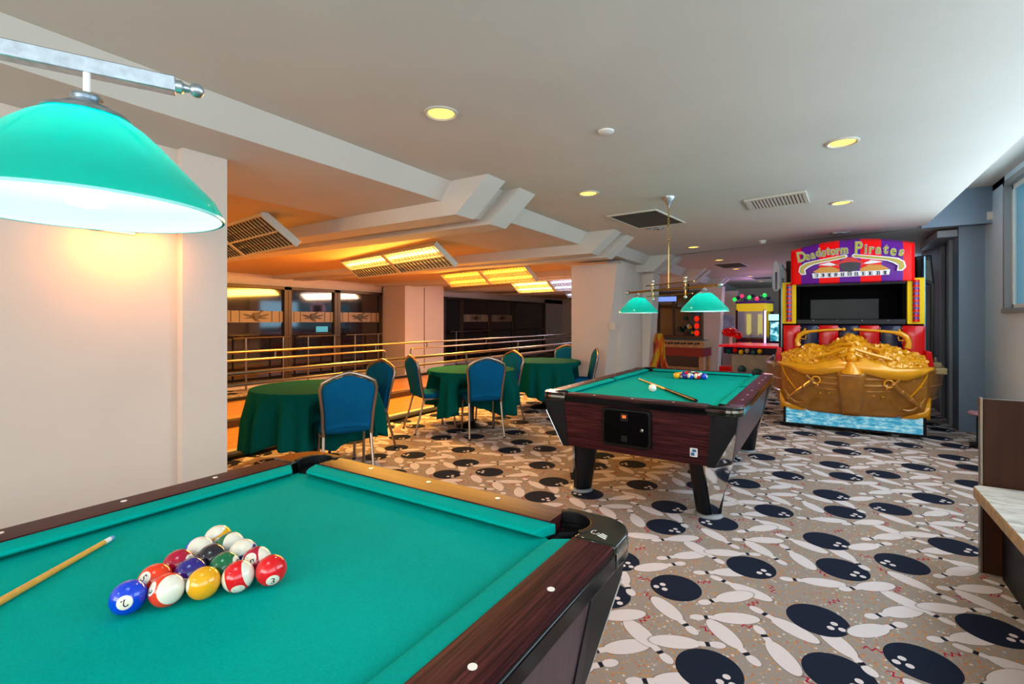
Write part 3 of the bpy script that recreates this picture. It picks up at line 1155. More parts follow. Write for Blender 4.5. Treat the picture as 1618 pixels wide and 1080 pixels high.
M['rim'] = pbr('bright_shade_rim', '#9ff2e6', 0.15)
lz = 1.838
L1 = thing('billiard_lamp', 'large teal glass billiard lamp on a grey square bar over the near table', 'lamp', (0, 0, 0))
shade(L1, -1.10, .326, 1.593, .21, .172, lz)
shade(L1, -1.505, -.54, 1.593, .21, .172, lz)
bd = Vector((.42, .907, 0)).normalized()
bend = Vector((-1.056, .448, lz))
bs = bd.cross(Vector((0, 0, 1)))
a_, b_ = bend, bend - bd * 1.25
hw = .0145
vs = []
for p in (b_, a_):
    for sx, sz in ((-1, 0), (1, 0), (1, 1), (-1, 1)):
        vs.append(tuple(p + bs * (sx * hw) + Vector((0, 0, sz * hw * 2))))
MB().add(vs, [(0, 1, 2, 3), (7, 6, 5, 4), (0, 4, 5, 1), (1, 5, 6, 2), (2, 6, 7, 3), (3, 7, 4, 0)]).build('bar', 'pewter', L1, bevel=.002)
for e, s_ in ((a_, 1), (b_, -1)):
    cpos = e + Vector((0, 0, hw))
    MB().tube([cpos, cpos + bd * s_ * .010, cpos + bd * s_ * .014, cpos + bd * s_ * .02, cpos + bd * s_ * .024], [.012, .013, .008, .007, .006], 14).build('finial_neck', 'pewter', L1)
    q = cpos + bd * s_ * .034
    MB().sphere(tuple(q), .0135, 16, 10).build('finial', 'pewter', L1)
for s_ in (.35, .9):
    p = bend - bd * s_
    MB().tube([(p.x, p.y, lz + .03), (p.x, p.y, ZC)], .006, 8).build('hanger_rod', 'pewter', L1)
    MB().lathe([(.05, ZC), (.045, ZC - .03), (.012, ZC - .07)], 16, (p.x, p.y, 0)).build('ceiling_rose', 'pewter', L1)
point('near_lamp_light', (-1.10, .326, 1.665), 2.7, (.85, 1, 1), .03)
point('near_lamp_light', (-1.505, -.54, 1.665), 2.7, (.85, 1, 1), .03)

L2 = thing('billiard_lamp', 'brass double billiard lamp with two teal shades hanging over the farther table', 'lamp', (0, 0, 0))
pa, pb = Vector((-1.64, 5.06, 0)), Vector((-.877, 4.53, 0))
for p in (pa, pb):
    shade(L2, p.x, p.y, 1.48, .20, .165, 1.70)
dd = (pb - pa).normalized()
z0 = 1.70
pc = (pa + pb) / 2
MB().tube([pa - dd * .16 + Vector((0, 0, z0)), pb + dd * .16 + Vector((0, 0, z0))], .012, 10).build('bar', 'brass', L2)
for e, s_ in ((pa, -1), (pb, 1)):
    q = e + dd * s_ * .18
    MB().sphere((q.x, q.y, z0), .022, 14, 10).build('finial', 'pewter', L2)
for off, zz, h in ((.0, z0 + .055, .34), (.0, z0 - .055, .32)):
    MB().tube([pc - dd * h + Vector((0, 0, zz)), pc + dd * h + Vector((0, 0, zz))], .006, 8).build('scroll_rod', 'brass', L2)
for s_ in (-.23, .23):
    q = pc + dd * s_
    MB().tube([(q.x, q.y, z0 - .08), (q.x, q.y, z0 + .09)], .006, 8).build('spindle', 'brass', L2)
    for zz in (-.085, 0, .06, .095):
        MB().sphere((q.x, q.y, z0 + zz), .017, 12, 8).build('spindle_bead', 'chrome', L2)
MB().tube([(pc.x, pc.y, z0), (pc.x, pc.y, 2.12)], .006, 8).build('hanger_rod', 'brass', L2)
zz = 2.12
k = 0
while zz < 2.5:
    c_ = MB()
    ring = [(pc.x + (.009 * math.cos(a) if k % 2 else 0), pc.y + (0 if k % 2 else .009 * math.cos(a)), zz + .014 + .016 * math.sin(a)) for a in [2 * PI * i / 10 for i in range(11)]]
    c_.tube(ring, .0028, 5, False).build('chain_link', 'brass', L2)
    zz += .025
    k += 1
MB().lathe([(.062, ZC), (.06, ZC - .012), (.035, ZC - .05), (.014, ZC - .085), (.008, ZC - .10)], 20, (pc.x, pc.y, 0)).build('ceiling_rose', 'pewter', L2)
for p in (pa, pb):
    point('far_lamp_light', (p.x, p.y, 1.54), 2.7, (.85, 1, 1), .03)

# wall sconce hidden behind the near lamp, its amber light washing down the wall
sc = thing('wall_sconce', 'small wall sconce throwing amber light, just below the near teal lampshade', 'wall lamp', (-3.3, 1.09, 1.90))
MB().box(0, .02, -.10, .10, -.02, .12).build('back_plate', 'pewter', sc, bevel=.004)
MB().prism([(0.02, 0), (.22, 0), (.24, .10), (.02, .12)], -.14, .14, 'y').build('shade', 'pewter', sc, bevel=.004)
MB().box(.035, .10, -.12, .12, -.006, .0).build('diffuser', emis('amber_glow', '#ff9a3a', 2.5), sc)
area('sconce_light', (-3.13, 1.12, 1.885), (0, R(38), 0), .12, .30, 4.2, (1.0, .33, .05))


# ------------------------------------------------------------------ round tables, cloths, chairs
CH = [((-3.63, 2.90), (-.85, .52), 0, 'blue banquet chair seen from behind, nearest the near pool table'),
      ((-4.19, 3.54), (-.05, -1.0), 0, 'blue banquet chair half hidden behind the nearest one, at the nearest round table'),
      ((-4.25, 4.78), (.44, .90), 1, 'blue banquet chair in side view left of the middle round table'),
      ((-3.58, 4.92), (-.75, .66), 1, 'blue banquet chair with its back squarely to us at the middle round table'),
      ((-3.86, 5.68), (-.30, -.95), 1, 'blue banquet chair on the far right side of the middle round table'),
      ((-3.82, 7.56), (.05, -1.0), 2, 'blue banquet chair behind the farthest round table, its back top showing'),
      ((-3.29, 7.10), (-.84, -.54), 2, 'blue banquet chair edge-on between the farthest round table and the white column')]
TB = [(-4.22, 3.02), (-3.955, 5.21), (-3.80, 6.95)]


def cloth_mesh(idx, Rt=.565, zt=.755, hang=.50):
    rnd = random.Random(idx + 1)
    ph = [rnd.uniform(0, 6.28) for _ in range(5)]
    tx, ty = TB[idx]
    cs = []
    for p, f, ti, _ in CH:
        if ti == idx:
            fv = Vector(f).normalized()
            cs.append((Vector(p), fv, Vector((fv.y, -fv.x))))
    nu, nv = 220, 26
    def fn(u, v):
        a = 2 * PI * u
        fold = (math.sin(17 * a + ph[0]) * .7 + math.sin(11 * a + ph[1]) * .5 + math.sin(27 * a + ph[2]) * .3)
        h = hang + .055 * math.cos(4 * a + ph[3]) + .012 * fold
        if v < .28:
            r_ = Rt * v / .28
            return (r_ * math.cos(a), r_ * math.sin(a), zt)
        k = (v - .28) / .72
        if k < .08:
            b = k / .08 * PI / 2
            r_ = Rt + .012 * math.sin(b)
            z = zt - .012 * (1 - math.cos(b))
        else:
            kk = (k - .08) / .92
            r_ = Rt + .012 + kk * .05 + .048 * fold * min(1, kk * 2.0)
            z = zt - .012 - kk * h
        x, y = r_ * math.cos(a), r_ * math.sin(a)
        if z < .70:                       # the cloth gives way where a chair is pushed in
            for c, fv, rt in cs:
                d = Vector((tx + x, ty + y)) - c
                lx, ly = d.dot(rt), d.dot(fv)
                if abs(lx) < .30 and -.34 < ly < .255:
                    w = min(1, (.30 - abs(lx)) / .06) * min(1, (.70 - z) / .17)
                    sh = (.258 - ly) * w
                    x += fv.x * sh
                    y += fv.y * sh
        return (x, y, z)
    return MB().grid(fn, nu, nv, True).mesh('tablecloth', 'tablecloth', 60)


tables = [(0, 'nearest the white pilaster', 'nearest'), (1, 'in the middle, between three chairs', 'middle'), (2, 'beside the broad white column', 'farthest')]
for sd, where, which in tables:
    x, y = TB[sd]
    t = thing('round_table', 'round pedestal table under a green cloth, the %s of the three' % which, 'table', (x, y, 0), 0, 'round pedestal tables')
    MB().lathe([(.001, .72), (.54, .72), (.545, .735), (.54, .75), (.001, .75)], 40).build('table_top', 'dark_wood', t)
    MB().lathe([(.06, .72), (.04, .66), (.035, .1), (.05, .05)], 16).build('pedestal', 'dark_metal', t)
    MB().lathe([(.22, 0), (.22, .012), (.19, .024), (.06, .05), (.04, .07)], 32).build('base', 'dark_metal', t)
    o = bpy.data.objects.new('tablecloth', cloth_mesh(sd))
    col.objects.link(o)
    o.location = (x, y, 0)
    md = o.modifiers.new('solid', 'SOLIDIFY')
    md.thickness = .003
    md.offset = 1
    tag(o, 'green cloth draped over the round table %s' % where, 'tablecloth', 'green tablecloths')


def make_chair():
    t = thing('banquet_chair', '', 'chair')
    # backrest outline (x, z along the back), leaning back
    def lean(x, z, off=0.0):
        k = (z - .45)
        return (x, -.205 - k * .20 - off, z)
    out = [(-.195, .47), (-.200, .60), (-.215, .72), (-.223, .80), (-.205, .855), (-.13, .895), (-.04, .925), (0, .932)]
    full = out + [(-x, z) for x, z in out[::-1][1:]]
    path = [lean(-.19, .40)] + [lean(x, z) for x, z in full] + [lean(.19, .40)]
    MB().tube(path, .0145, 8).build('back_frame', 'chairmetal', t)
    inner = [(x * .93, .46 + (z - .46) * .955) for x, z in full]
    inner = [(-.178, .43)] + inner + [(.178, .43)]
    n = len(inner)
    cxz = (0, .66)
    rings = []
    for off, k in ((-.030, .86), (-.026, .96), (-.010, 1.0), (.012, 1.0), (.026, .95), (.030, .80)):
        rings.append([lean(cxz[0] + (x - cxz[0]) * k, cxz[1] + (z - cxz[1]) * k, off) for x, z in inner])
    MB().loft(rings).build('backrest', 'upholstery', t, ang=70)
    # soft fold low on the back of the pad
    def roll(u, v):
        x = -.165 + .33 * u
        zc = .478 + .02 * math.sin(PI * u)
        a = PI * v
        y = lean(x, zc)[1]
        return (x, y - .022 - .014 * math.sin(a), zc + .028 * math.cos(a))
    MB().grid(roll, 16, 6).build('back_fold', 'upholstery', t, ang=60)
    MB().tube([lean(-.05, .905), lean(0, .915, .012), lean(.05, .905)], .006, 6).build('hand_hold', 'chairmetal', t)
    # seat
    sr = []
    for z, k in ((.415, .93), (.425, 1.0), (.455, 1.0), (.475, .93), (.482, .75)):
        ring = []
        for i in range(24):
            a = 2 * PI * i / 24
            ca, sa = math.cos(a), math.sin(a)
            x = math.copysign(abs(ca) ** .45, ca) * .215 * k
            y = math.copysign(abs(sa) ** .45, sa) * .215 * k + .01
            ring.append((x, y, z))
        sr.append(ring)
    MB().loft(sr).build('seat', 'upholstery', t, ang=60)
    MB().tube([(-.20, -.20, .41), (-.205, .18, .41), (-.18, .215, .41), (.18, .215, .41), (.205, .18, .41), (.20, -.20, .41)], .011, 8).build('seat_frame', 'chairmetal', t)
    for s_ in (-1, 1):
        lg = MB().tube([(s_ * .19, -.195, .41), (s_ * .195, -.235, .25), (s_ * .205, -.31, .012)], .0125, 8).build('leg', 'chairmetal', t)
        MB().tube([(s_ * .205, -.31, .014), (s_ * .205, -.312, 0)], .015, 8).build('foot_cap', 'black', lg)
        lg = MB().tube([(s_ * .195, .19, .41), (s_ * .195, .20, .22), (s_ * .20, .215, .012)], .0125, 8).build('leg', 'chairmetal', t)
        MB().tube([(s_ * .20, .215, .014), (s_ * .20, .215, 0)], .015, 8).build('foot_cap', 'black', lg)
    return t


ch0 = make_chair()
for i, (p, f, ti, lab) in enumerate(CH):
    o = ch0 if i == 0 else copy_tree(ch0)
    o.location = (p[0], p[1], 0)
    o.scale = (1.03, 1.03, 1.03)
    o.rotation_euler.z = math.atan2(f[1], f[0]) - PI / 2
    o['label'] = lab
    o['group'] = 'banquet chairs around the round tables'


# ------------------------------------------------------------------ railings
def railing(label, x, rails, posts, zpost, y0, y1, r_=.022):
    t = thing('railing', label, 'railing', (x, 0, 0))
    for z, rr_, segs in rails:
        for a, b in segs:
            MB().tube([(0, a, z), (0, b, z)], rr_, 10).build('rail', 'steel', t)
    for y in posts:
        MB().tube([(0, y, 0.0), (0, y, zpost)], .018, 8).build('post', 'steel', t)
    return t


ra1 = railing('low steel double-rail railing along the curb behind the round tables', -5.12, [(.85, .022, [(-3.5, 19)]), (.73, .016, [(-3.5, 19)])], [-2.0, 2.35, 6.6, 10.2, 14, 18], .85, 0, 19)
ra2 = railing('brassy steel railing with broken lower rail across the bowling lane', -6.56, [(.98, .018, [(-3.5, 19)])], [], .98, 0, 19)
for a, b in ((-3.5, 6.12), (6.75, 19)):
    MB().tube([(0, a, .60), (0, a, .83), (0, a + .03, .865), (0, a + .08, .87), (0, b - .08, .87), (0, b - .03, .865), (0, b, .83), (0, b, .1)], .016, 8).build('lower_rail', 'steel', ra2)
for y in (1.0, 4.05, 5.9, 7.2, 9.2, 12.0, 15.5, 18.4):
    MB().tube([(0, y, .87), (0, y, .98)], .011, 8).build('spacer_post', 'steel', ra2)
for y in (-1.5, 2.2, 10.6, 14.6, 18.8):
    MB().tube([(0, y, 0.1), (0, y, .87)], .016, 8).build('post', 'steel', ra2)
ra3 = thing('railing', 'thin guard rail standing just in front of the alley windows', 'railing', (-9.75, 0, 0))
for a, b in ((5.15, 6.35), (6.55, 7.65), (7.85, 9.0), (11.8, 18.2)):
    MB().tube([(0, a, 1.05), (0, b, 1.05)], .018, 8).build('rail', 'steel', ra3)
    for y in (a + .25, b - .15):
        MB().tube([(0, y, 0), (0, y, 1.05)], .02, 8).build('post', 'steel', ra3)


# ------------------------------------------------------------------ ceiling fixtures
def fluorescent(label, right, left, zf, tube_mats, light_pow, light_col):
    a, b = Vector((right[0], right[1], 0)), Vector((left[0], left[1], 0))
    d = (b - a)
    L = d.length
    ang = math.atan2(d.y, d.x)
    t = thing('fluorescent_fixture', label, 'ceiling light', (a.x, a.y, zf), 0, 'fluorescent fixtures over the alley')
    t.rotation_euler = (Matrix.Rotation(ang, 3, 'Z') @ Matrix.Rotation(R(36), 3, 'X')).to_euler()
    w = .21
    MB().prism([(-w, .0), (-w - .012, .07), (w + .012, .07), (w, 0), (w - .008, .003), (w - .008, .062), (-w + .008, .062), (-w + .008, .003)], 0, L, 'x').build('housing', 'off_white_metal', t)
    for x in (-.02, L):
        MB().box(x, x + .02, -w - .014, w + .014, -.004, .074).build('end_cap', 'off_white_metal', t, bevel=.004)
    MB().box(L / 2 - .03, L / 2 + .03, -w, w, -.002, .06).build('centre_bar', 'off_white_metal', t)
    MB().box(.02, L - .02, -.008, .008, -.002, .03).build('divider', 'off_white_metal', t)
    half = L / 2
    for h in (0, 1):
        for j, yy in enumerate((-.10, .10)):
            mt = tube_mats[h][j]
            MB().tube([(h * half + .05, yy, .030), (h * half + half - .05, yy, .030)], .019, 8).build('tube', mt, t)
            lv = MB()
            nx = 15
            for i in range(nx):
                x = h * half + .05 + (half - .10) * i / (nx - 1)
                lv.box(x - .003, x + .003, yy - .09, yy + .09, .0, .016)
            lo = lv.build('louvre', 'grille' if mt == dk else 'off_white_metal', t)
            lo['kind'] = 'stuff'
    for x in (.3, L - .3):
        MB().tube([(x, .02, .06), (x, .02 + .10, .06 + .14)], .015, 8).build('mounting', 'off_white_metal', t)
    if light_pow:
        lo = area('fluorescent_light', (0, 0, 0), (0, 0, 0), L - .1, .30, light_pow, light_col)
        rot = Matrix.Rotation(ang, 3, 'Z') @ Matrix.Rotation(R(36), 3, 'X')
        lo.location = a.lerp(b, .5) + Vector((0, 0, zf)) + rot @ Vector((0, 0, -.03))
        lo.rotation_euler = rot.to_euler()
    return t


dk = 'off_white_metal'
AMB = (1.0, .47, .07)
fluorescent('unlit louvred fluorescent fixture close to the white pilaster', (-4.49, 2.80), (-6.85, 3.1), 2.27, [[dk, dk], [dk, dk]], 0, AMB)
fluorescent('lit double fluorescent fixture hanging before the second beam', (-4.25, 5.0), (-6.78, 5.54), 2.25, [[dk, 'tube_warm'], [dk, 'tube_warm']], 150, AMB)
fluorescent('amber lit double fluorescent fixture, third from the pilaster', (-4.54, 7.76), (-6.88, 8.16), 2.25, [['tube_amber', 'tube_amber'], ['tube_amber', 'tube_amber']], 150, AMB)
fluorescent('half warm half bluish fluorescent fixture partly behind the broad column', (-4.5, 10.6), (-6.9, 11.0), 2.25, [['tube_blue', 'tube_blue'], ['tube_warm', 'tube_warm']], 80, (1, .62, .4))
fluorescent('small bluish fluorescent fixture farthest along the alley', (-4.5, 13.6), (-6.9, 14.0), 2.25, [['tube_blue', 'tube_blue'], ['tube_blue', dk]], 40, (.7, .7, 1))
for x in (-6.2, -7.4):
    point('alley_front_fill', (x, .6, 2.0), 60, AMB, .12)  # added unseen amber fill for the alley, no fixture here

DL = [((-1.85, 2.15), 'lit recessed downlight nearest the camera'), ((.11, 3.94), 'lit recessed downlight right of the slatted air vent, nearest of its row'), ((-1.85, 4.24), 'lit recessed downlight beside the sloping beam ends'), ((.16, 5.95), 'lit recessed downlight above and before the pirate cabinet'),
      ((-1.77, 8.26), 'first small lit downlight past the dark ceiling grille'), ((-1.73, 10.36), 'second small lit downlight past the dark ceiling grille'), ((-1.7, 12.36), 'third small lit downlight in the far ceiling row'), ((-1.66, 14.6), 'fourth small lit downlight in the far ceiling row'), ((-1.60, 16.7), 'last tiny lit downlight in the far ceiling row')]
for (x, y), lab in DL:
    zc = ZC if y < 8.6 else ZC + .008
    t = thing('downlight', lab, 'downlight', (x, y, zc), 0, 'lit recessed downlights')
    MB().lathe([(.098, 0), (.098, -.006), (.086, -.010), (.076, -.004), (.074, -.001)], 32, caps=False).build('trim_ring', 'off_white_metal', t)
    MB().lathe([(.074, -.0015), (.05, -.004), (.001, -.005)], 28, caps=False).build('lens', 'lamp_warm', t)
    s_ = bpy.data.lights.new('downlight_beam', 'SPOT')
    s_.energy = 26 if y < 7 else 16
    s_.color = (1.0, .78, .5)
    s_.spot_size = R(125)
    s_.spot_blend = .8
    s_.shadow_soft_size = .06
    so = bpy.data.objects.new('downlight_beam', s_)
    so.location = (x, y, zc - .03)
    col.objects.link(so)
for (x, y), lab in [((-1.82, 6.3), 'unlit twin spotlight under the edge of the dark ceiling grille'), ((.19, 7.96), 'unlit twin spotlight over the pirate cabinet')]:
    t = thing('twin_spotlight', lab, 'downlight', (x, y, ZC), R(20))
    MB().box(-.11, .11, -.06, .06, -.012, 0).build('plate', 'grey_plastic', t, bevel=.004)
    for s_ in (-.05, .05):
        MB().lathe([(.036, -.012), (.036, -.02), (.03, -.024), (.001, -.022)], 18, (s_, 0, 0), caps=False).build('reflector', 'chrome', t)
tag(MB().lathe([(.05, 0), (.05, -.008), (.04, -.014), (.001, -.015)], 24).build('ceiling_sensor', 'white', None, (-1.15, 2.91, ZC)), 'flat white sensor disc on the ceiling in mid picture', 'sensor')
sd = thing('smoke_detector', 'round white smoke detector on the ceiling left of the pirate cabinet', 'smoke detector', (-.76, 8.16, ZC))
MB().lathe([(.055, 0), (.055, -.012), (.045, -.018)], 24).build('base', 'white', sd)
MB().lathe([(.045, -.018), (.042, -.04), (.025, -.05), (.001, -.052)], 24).build('dome', 'off_white_metal', sd)


def quad_grille(label, pts, slats, name='ceiling_grille', zc=ZC):
    P = [Vector((x, y, 0)) for x, y in pts]   # near-left, near-right, far-right, far-left
    c0 = sum(P, Vector()) / 4
    t = thing(name, label, 'air vent', (c0.x, c0.y, zc))
    P = [p - c0 for p in P]
    def at(u, v):
        return P[0].lerp(P[1], u).lerp(P[3].lerp(P[2], u), v)
    def strip(m, u0, u1, v0, v1, z0, z1):
        q = [at(u0, v0), at(u1, v0), at(u1, v1), at(u0, v1)]
        m.prism([(p.x, p.y) for p in q], z0, z1)
    e = .07 if slats else .03
    f = MB()
    strip(f, 0, 1, 0, e * 1.2, -.016, 0)
    strip(f, 0, 1, 1 - e * 1.2, 1, -.016, 0)
    strip(f, 0, e, e, 1 - e, -.016, 0)
    strip(f, 1 - e, 1, e, 1 - e, -.016, 0)
    f.build('frame', 'off_white_metal', t, bevel=.002)
    b = MB()
    strip(b, e, 1 - e, e, 1 - e, -.004, -.001)
    b.build('backing', 'grille' if not slats else 'dark_metal', t)
    if slats:
        for i in range(slats):
            u = e + (1 - 2 * e) * (i + .5) / slats
            m = MB()
            strip(m, u - .32 / slats, u + .22 / slats, e, 1 - e, -.013, -.008)
            m.build('slat', 'off_white_metal', t)
    else:
        for i in range(16):
            v = e + (1 - 2 * e) * (i + .5) / 16
            m = MB()
            strip(m, e, 1 - e, v - .016, v + .010, -.012, -.006)
            m.build('slat', 'grille', t)
    return t


quad_grille('dark square return-air grille beside the lamp chain', [(-2.07, 5.25), (-1.50, 5.21), (-1.40, 6.12), (-2.00, 6.18)], 0)
quad_grille('slatted white air vent in the ceiling before the pirate cabinet', [(-.66, 5.31), (-.13, 5.21), (-.11, 5.74), (-.66, 5.82)], 15)
quad_grille('dark return-air grille in the far ceiling between small downlights', [(-1.99, 11.0), (-1.42, 10.95), (-1.36, 11.9), (-1.90, 12.0)], 0, zc=ZC + .008)
quad_grille('farthest dark return-air grille over the claw machine end', [(-1.7, 14.9), (-1.2, 14.9), (-1.15, 15.8), (-1.65, 15.8)], 0, zc=ZC + .008)

# ------------------------------------------------------------------ pirate arcade cabinet
AX, AY = .29, 7.40
A = thing('arcade_cabinet', 'huge pirate ship arcade cabinet with gold treasure hull and red striped marquee', 'arcade machine', (AX, AY, 0))
MB().box(-.72, .72, .02, 2.0, .035, .27).build('plinth', 'black', A, bevel=.01)
sp_ = MB().box(-.70, .70, -.005, .015, .06, .255).build('sea_panel', 'sea', A)
MB().box(-.73, .73, -.012, .02, .035, .062).box(-.73, -.70, -.012, .02, .06, .262).box(.70, .73, -.012, .02, .06, .262).build('panel_frame', 'black', A, bevel=.004)
for x in (-.45, .45):
    MB().prism([(x - .05, .04), (x + .05, .04), (x + .03, 0), (x - .03, 0)], .05, .12, 'y').build('foot', 'grey_plastic', A)


def hull_out(z):
    """half width and bow depth of the hull at height z"""
    k = max(0, min(1, (z - .26) / .56))
    hw = .735 + .02 * math.sin(k * PI / 2)
    dp = .05 + .24 * math.sin(k * PI / 2 * .9)
    return hw, dp


def hull_pt(s_, z, off=0.0):
    """s in -1..1 across the bow; returns local point"""
    hw, dp = hull_out(z)
    x = s_ * hw
    y = .04 - dp * (1 - abs(s_) ** 2.4)
    nrm = Vector((s_ * abs(s_) ** 1.4 * 1.1, -1, -.25)).normalized()
    p = Vector((x, y, z)) + nrm * off
    return p


def hull_fn(u, v):
    z0 = .255 + .05 * abs(2 * u - 1) ** 2 * 0 - .0
    dip = -.03 * (1 - (2 * u - 1) ** 2)
    z = z0 + dip + v * (.82 - z0 - dip)
    return tuple(hull_pt(2 * u - 1, z))


MB().grid(hull_fn, 48, 14).build('bow', 'hull', A, solid=.02)
for s_ in (-1, 1):
    def side(u, v, s_=s_):
        z = .28 + v * .56
        y = .05 + u * 1.7
        bul = (.08 + .15 * math.sin(v * PI / 2)) * math.sin(min(1, u * 3.2) * PI / 2)
        return (s_ * (.735 + bul), y, z)
    MB().grid(side, 16, 10).build('hull_side', 'hulldark', A, solid=.02)
    for k, z in enumerate((.46, .62, .80)):
        pts = []
        for i in range(12):
            u = i / 11
            x, y, _ = side(u, (z - .28) / .56)
            pts.append((x + s_ * .012, y, z))
        MB().tube(pts, .012, 6).build('side_wale', 'hull', A)
    for k in range(4):
        MB().box(min(s_ * .62, s_ * .88), max(s_ * .62, s_ * .95), .20 + .32 * k, .50 + .32 * k, .76, .835 + .045 * k).build('deck_step', 'sand', A, bevel=.01)
    # gold flare at the lower corner of the bow
    MB().add([tuple(hull_pt(s_ * 1.0, .50, .02)), tuple(hull_pt(s_ * .62, .245, .03)), tuple(hull_pt(s_ * 1.0, .245, .03)), (s_ * .73, .12, .245), tuple(hull_pt(s_ * .93, .34, .035))],
             [(0, 4, 2), (4, 1, 2), (0, 2, 3)]).build('corner_flare', 'goldtrim', A, solid=.025)
    # wales and ropes on the bow
    for z, a, b, rr_ in ((.70, .16, .62, .022), (.62, .16, .58, .020), (.545, .2, .5, .012)):
        MB().tube([tuple(hull_pt(s_ * (a + (b - a) * i / 8), z + .02 * (i / 8) ** 2, .006)) for i in range(9)], rr_, 8).build('wale', 'hull', A)
    MB().tube([tuple(hull_pt(s_ * (.97 - .25 * (i / 10)), .80 - .33 * (i / 10) ** .7, .018)) for i in range(11)], .009, 6).build('rope', 'goldtrim', A)
    # anchor ornament: ring, shank, stock and arms
    an = MB()
    p0, p1 = hull_pt(s_ * .52, .66, .05), hull_pt(s_ * .86, .40, .05)
    an.tube([tuple(p0), tuple(p0.lerp(p1, .5)), tuple(p1)], [.022, .026, .02], 8)
    for i in range(7):
        q = p0.lerp(p1, i / 6)
        an.sphere(tuple(q), .030 if i % 2 == 0 else .02, 10, 6)
    an.tube([tuple(hull_pt(s_ * .44, .60, .05)), tuple(p0), tuple(hull_pt(s_ * .60, .725, .05))], .016, 8)
    an.tube([tuple(hull_pt(s_ * (.66 + .26 * i / 8), .36 + .14 * (i / 8) ** 2 - .03 * math.sin(PI * i / 8), .045)) for i in range(9)], [.006, .014, .018, .02, .02, .02, .018, .014, .006], 8)
    ao = an.build('anchor', 'hull', A)
    MB().tube([tuple(hull_pt(s_ * .47, .67, .05) + Vector((.045 * math.cos(a), 0, .045 * math.sin(a)))) for a in [2 * PI * i / 12 for i in range(13)]], .010, 6, False).build('anchor_ring', 'goldtrim', ao)
    for q, z in ((.30, .50), (.42, .49), (.80, .70), (.66, .755), (.9, .62)):
        MB().sphere(tuple(hull_pt(s_ * q, z, .006)), .012, 8, 6).build('stud', 'goldtrim', A)
# keel panel and its grooves
def keel(u, v):
    z = .235 + v * .55
    w = .10 + .06 * v
    return tuple(hull_pt((2 * u - 1) * w / .85, z, .035))
MB().grid(keel, 6, 10).build('keel_panel', 'hull', A, solid=.03)
for s_ in (-1, 1):
    for w0, w1 in ((.17, .10), (.28, .17), (.40, .25)):
        MB().tube([tuple(hull_pt(s_ * (w1 + (w0 - w1) * i / 8), .24 + .24 * i / 8, .004)) for i in range(9)], .007, 6).build('seam_rib', 'hulldark', A)


def zcurve(x, pts):
    for (a, za), (b, zb_) in zip(pts, pts[1:]):
        if a <= x <= b:
            k = (x - a) / (b - a)
            k = k * k * (3 - 2 * k)
            return za + (zb_ - za) * k
    return pts[0][1] if x < pts[0][0] else pts[-1][1]


lowc = [(-1, .84), (-.86, .80), (-.62, .725), (-.45, .73), (-.15, .77), (0, .775), (.15, .77), (.45, .72), (.66, .70), (.85, .745), (.96, .81), (1, .84)]
topc = [(-1, .845), (-.55, .845), (-.3, .90), (-.12, .955), (0, .96), (.12, .955), (.32, .90), (.55, .84), (1, .845)]


def rim(u, v):
    s_ = 2 * u - 1
    zl, zt_ = zcurve(s_, lowc), zcurve(s_, topc)
    z = zl + (zt_ - zl) * v
    p = hull_pt(s_, min(z, .82), .03 + .03 * math.sin(PI * v))
    p.z = z
    p.y += max(0, z - .82) * .4
    return tuple(p)


MB().grid(rim, 60, 8).build('gold_rim', 'goldtrim', A, solid=.03)
# figurehead: bell skirt and bust
fg = MB().lathe([(.105, 0), (.095, .03), (.065, .07), (.05, .11), (.048, .14)], 20, (0, -.30, .765)).build('figurehead_skirt', 'goldtrim', A)
MB().sphere((0, -.28, .95), .058, 14, 10, 1.2).sphere((0, -.27, 1.04), .042, 12, 8, 1.1).tube([(-.07, -.27, .92), (-.09, -.29, .97), (-.03, -.30, 1.0)], .02, 8).tube([(.07, -.27, .92), (.09, -.29, .97), (.03, -.30, 1.0)], .02, 8).build('figurehead_bust', 'gold', A)
# treasure heap
ridge = [(-.76, .95), (-.56, 1.03), (-.40, 1.09), (-.26, 1.06), (-.12, 1.15), (0, 1.225), (.10, 1.20), (.24, 1.08), (.36, 1.10), (.50, 1.06), (.62, 1.01), (.76, .96)]


def heap(u, v):
    x = -.755 + 1.51 * u
    zr_ = zcurve(x, ridge)
    y = -.20 + (abs(x) / .76) ** 2 * .16 + v * (.50 - (abs(x) / .76) ** 2 * .06)
    k = math.sin(min(1, v * 1.25) * PI / 2)
    z = .80 + (zr_ - .80) * k
    b = noise.noise(Vector((x * 14, y * 14, z * 14))) * .018 + noise.noise(Vector((x * 38, y * 38, z * 30))) * .014
    c_ = noise.cell(Vector((x * 26, y * 26, z * 20))) * .012
    return (x, y - b * .6, z + (b + c_) * min(1, v * 6) * (1 if v < .98 else .3))


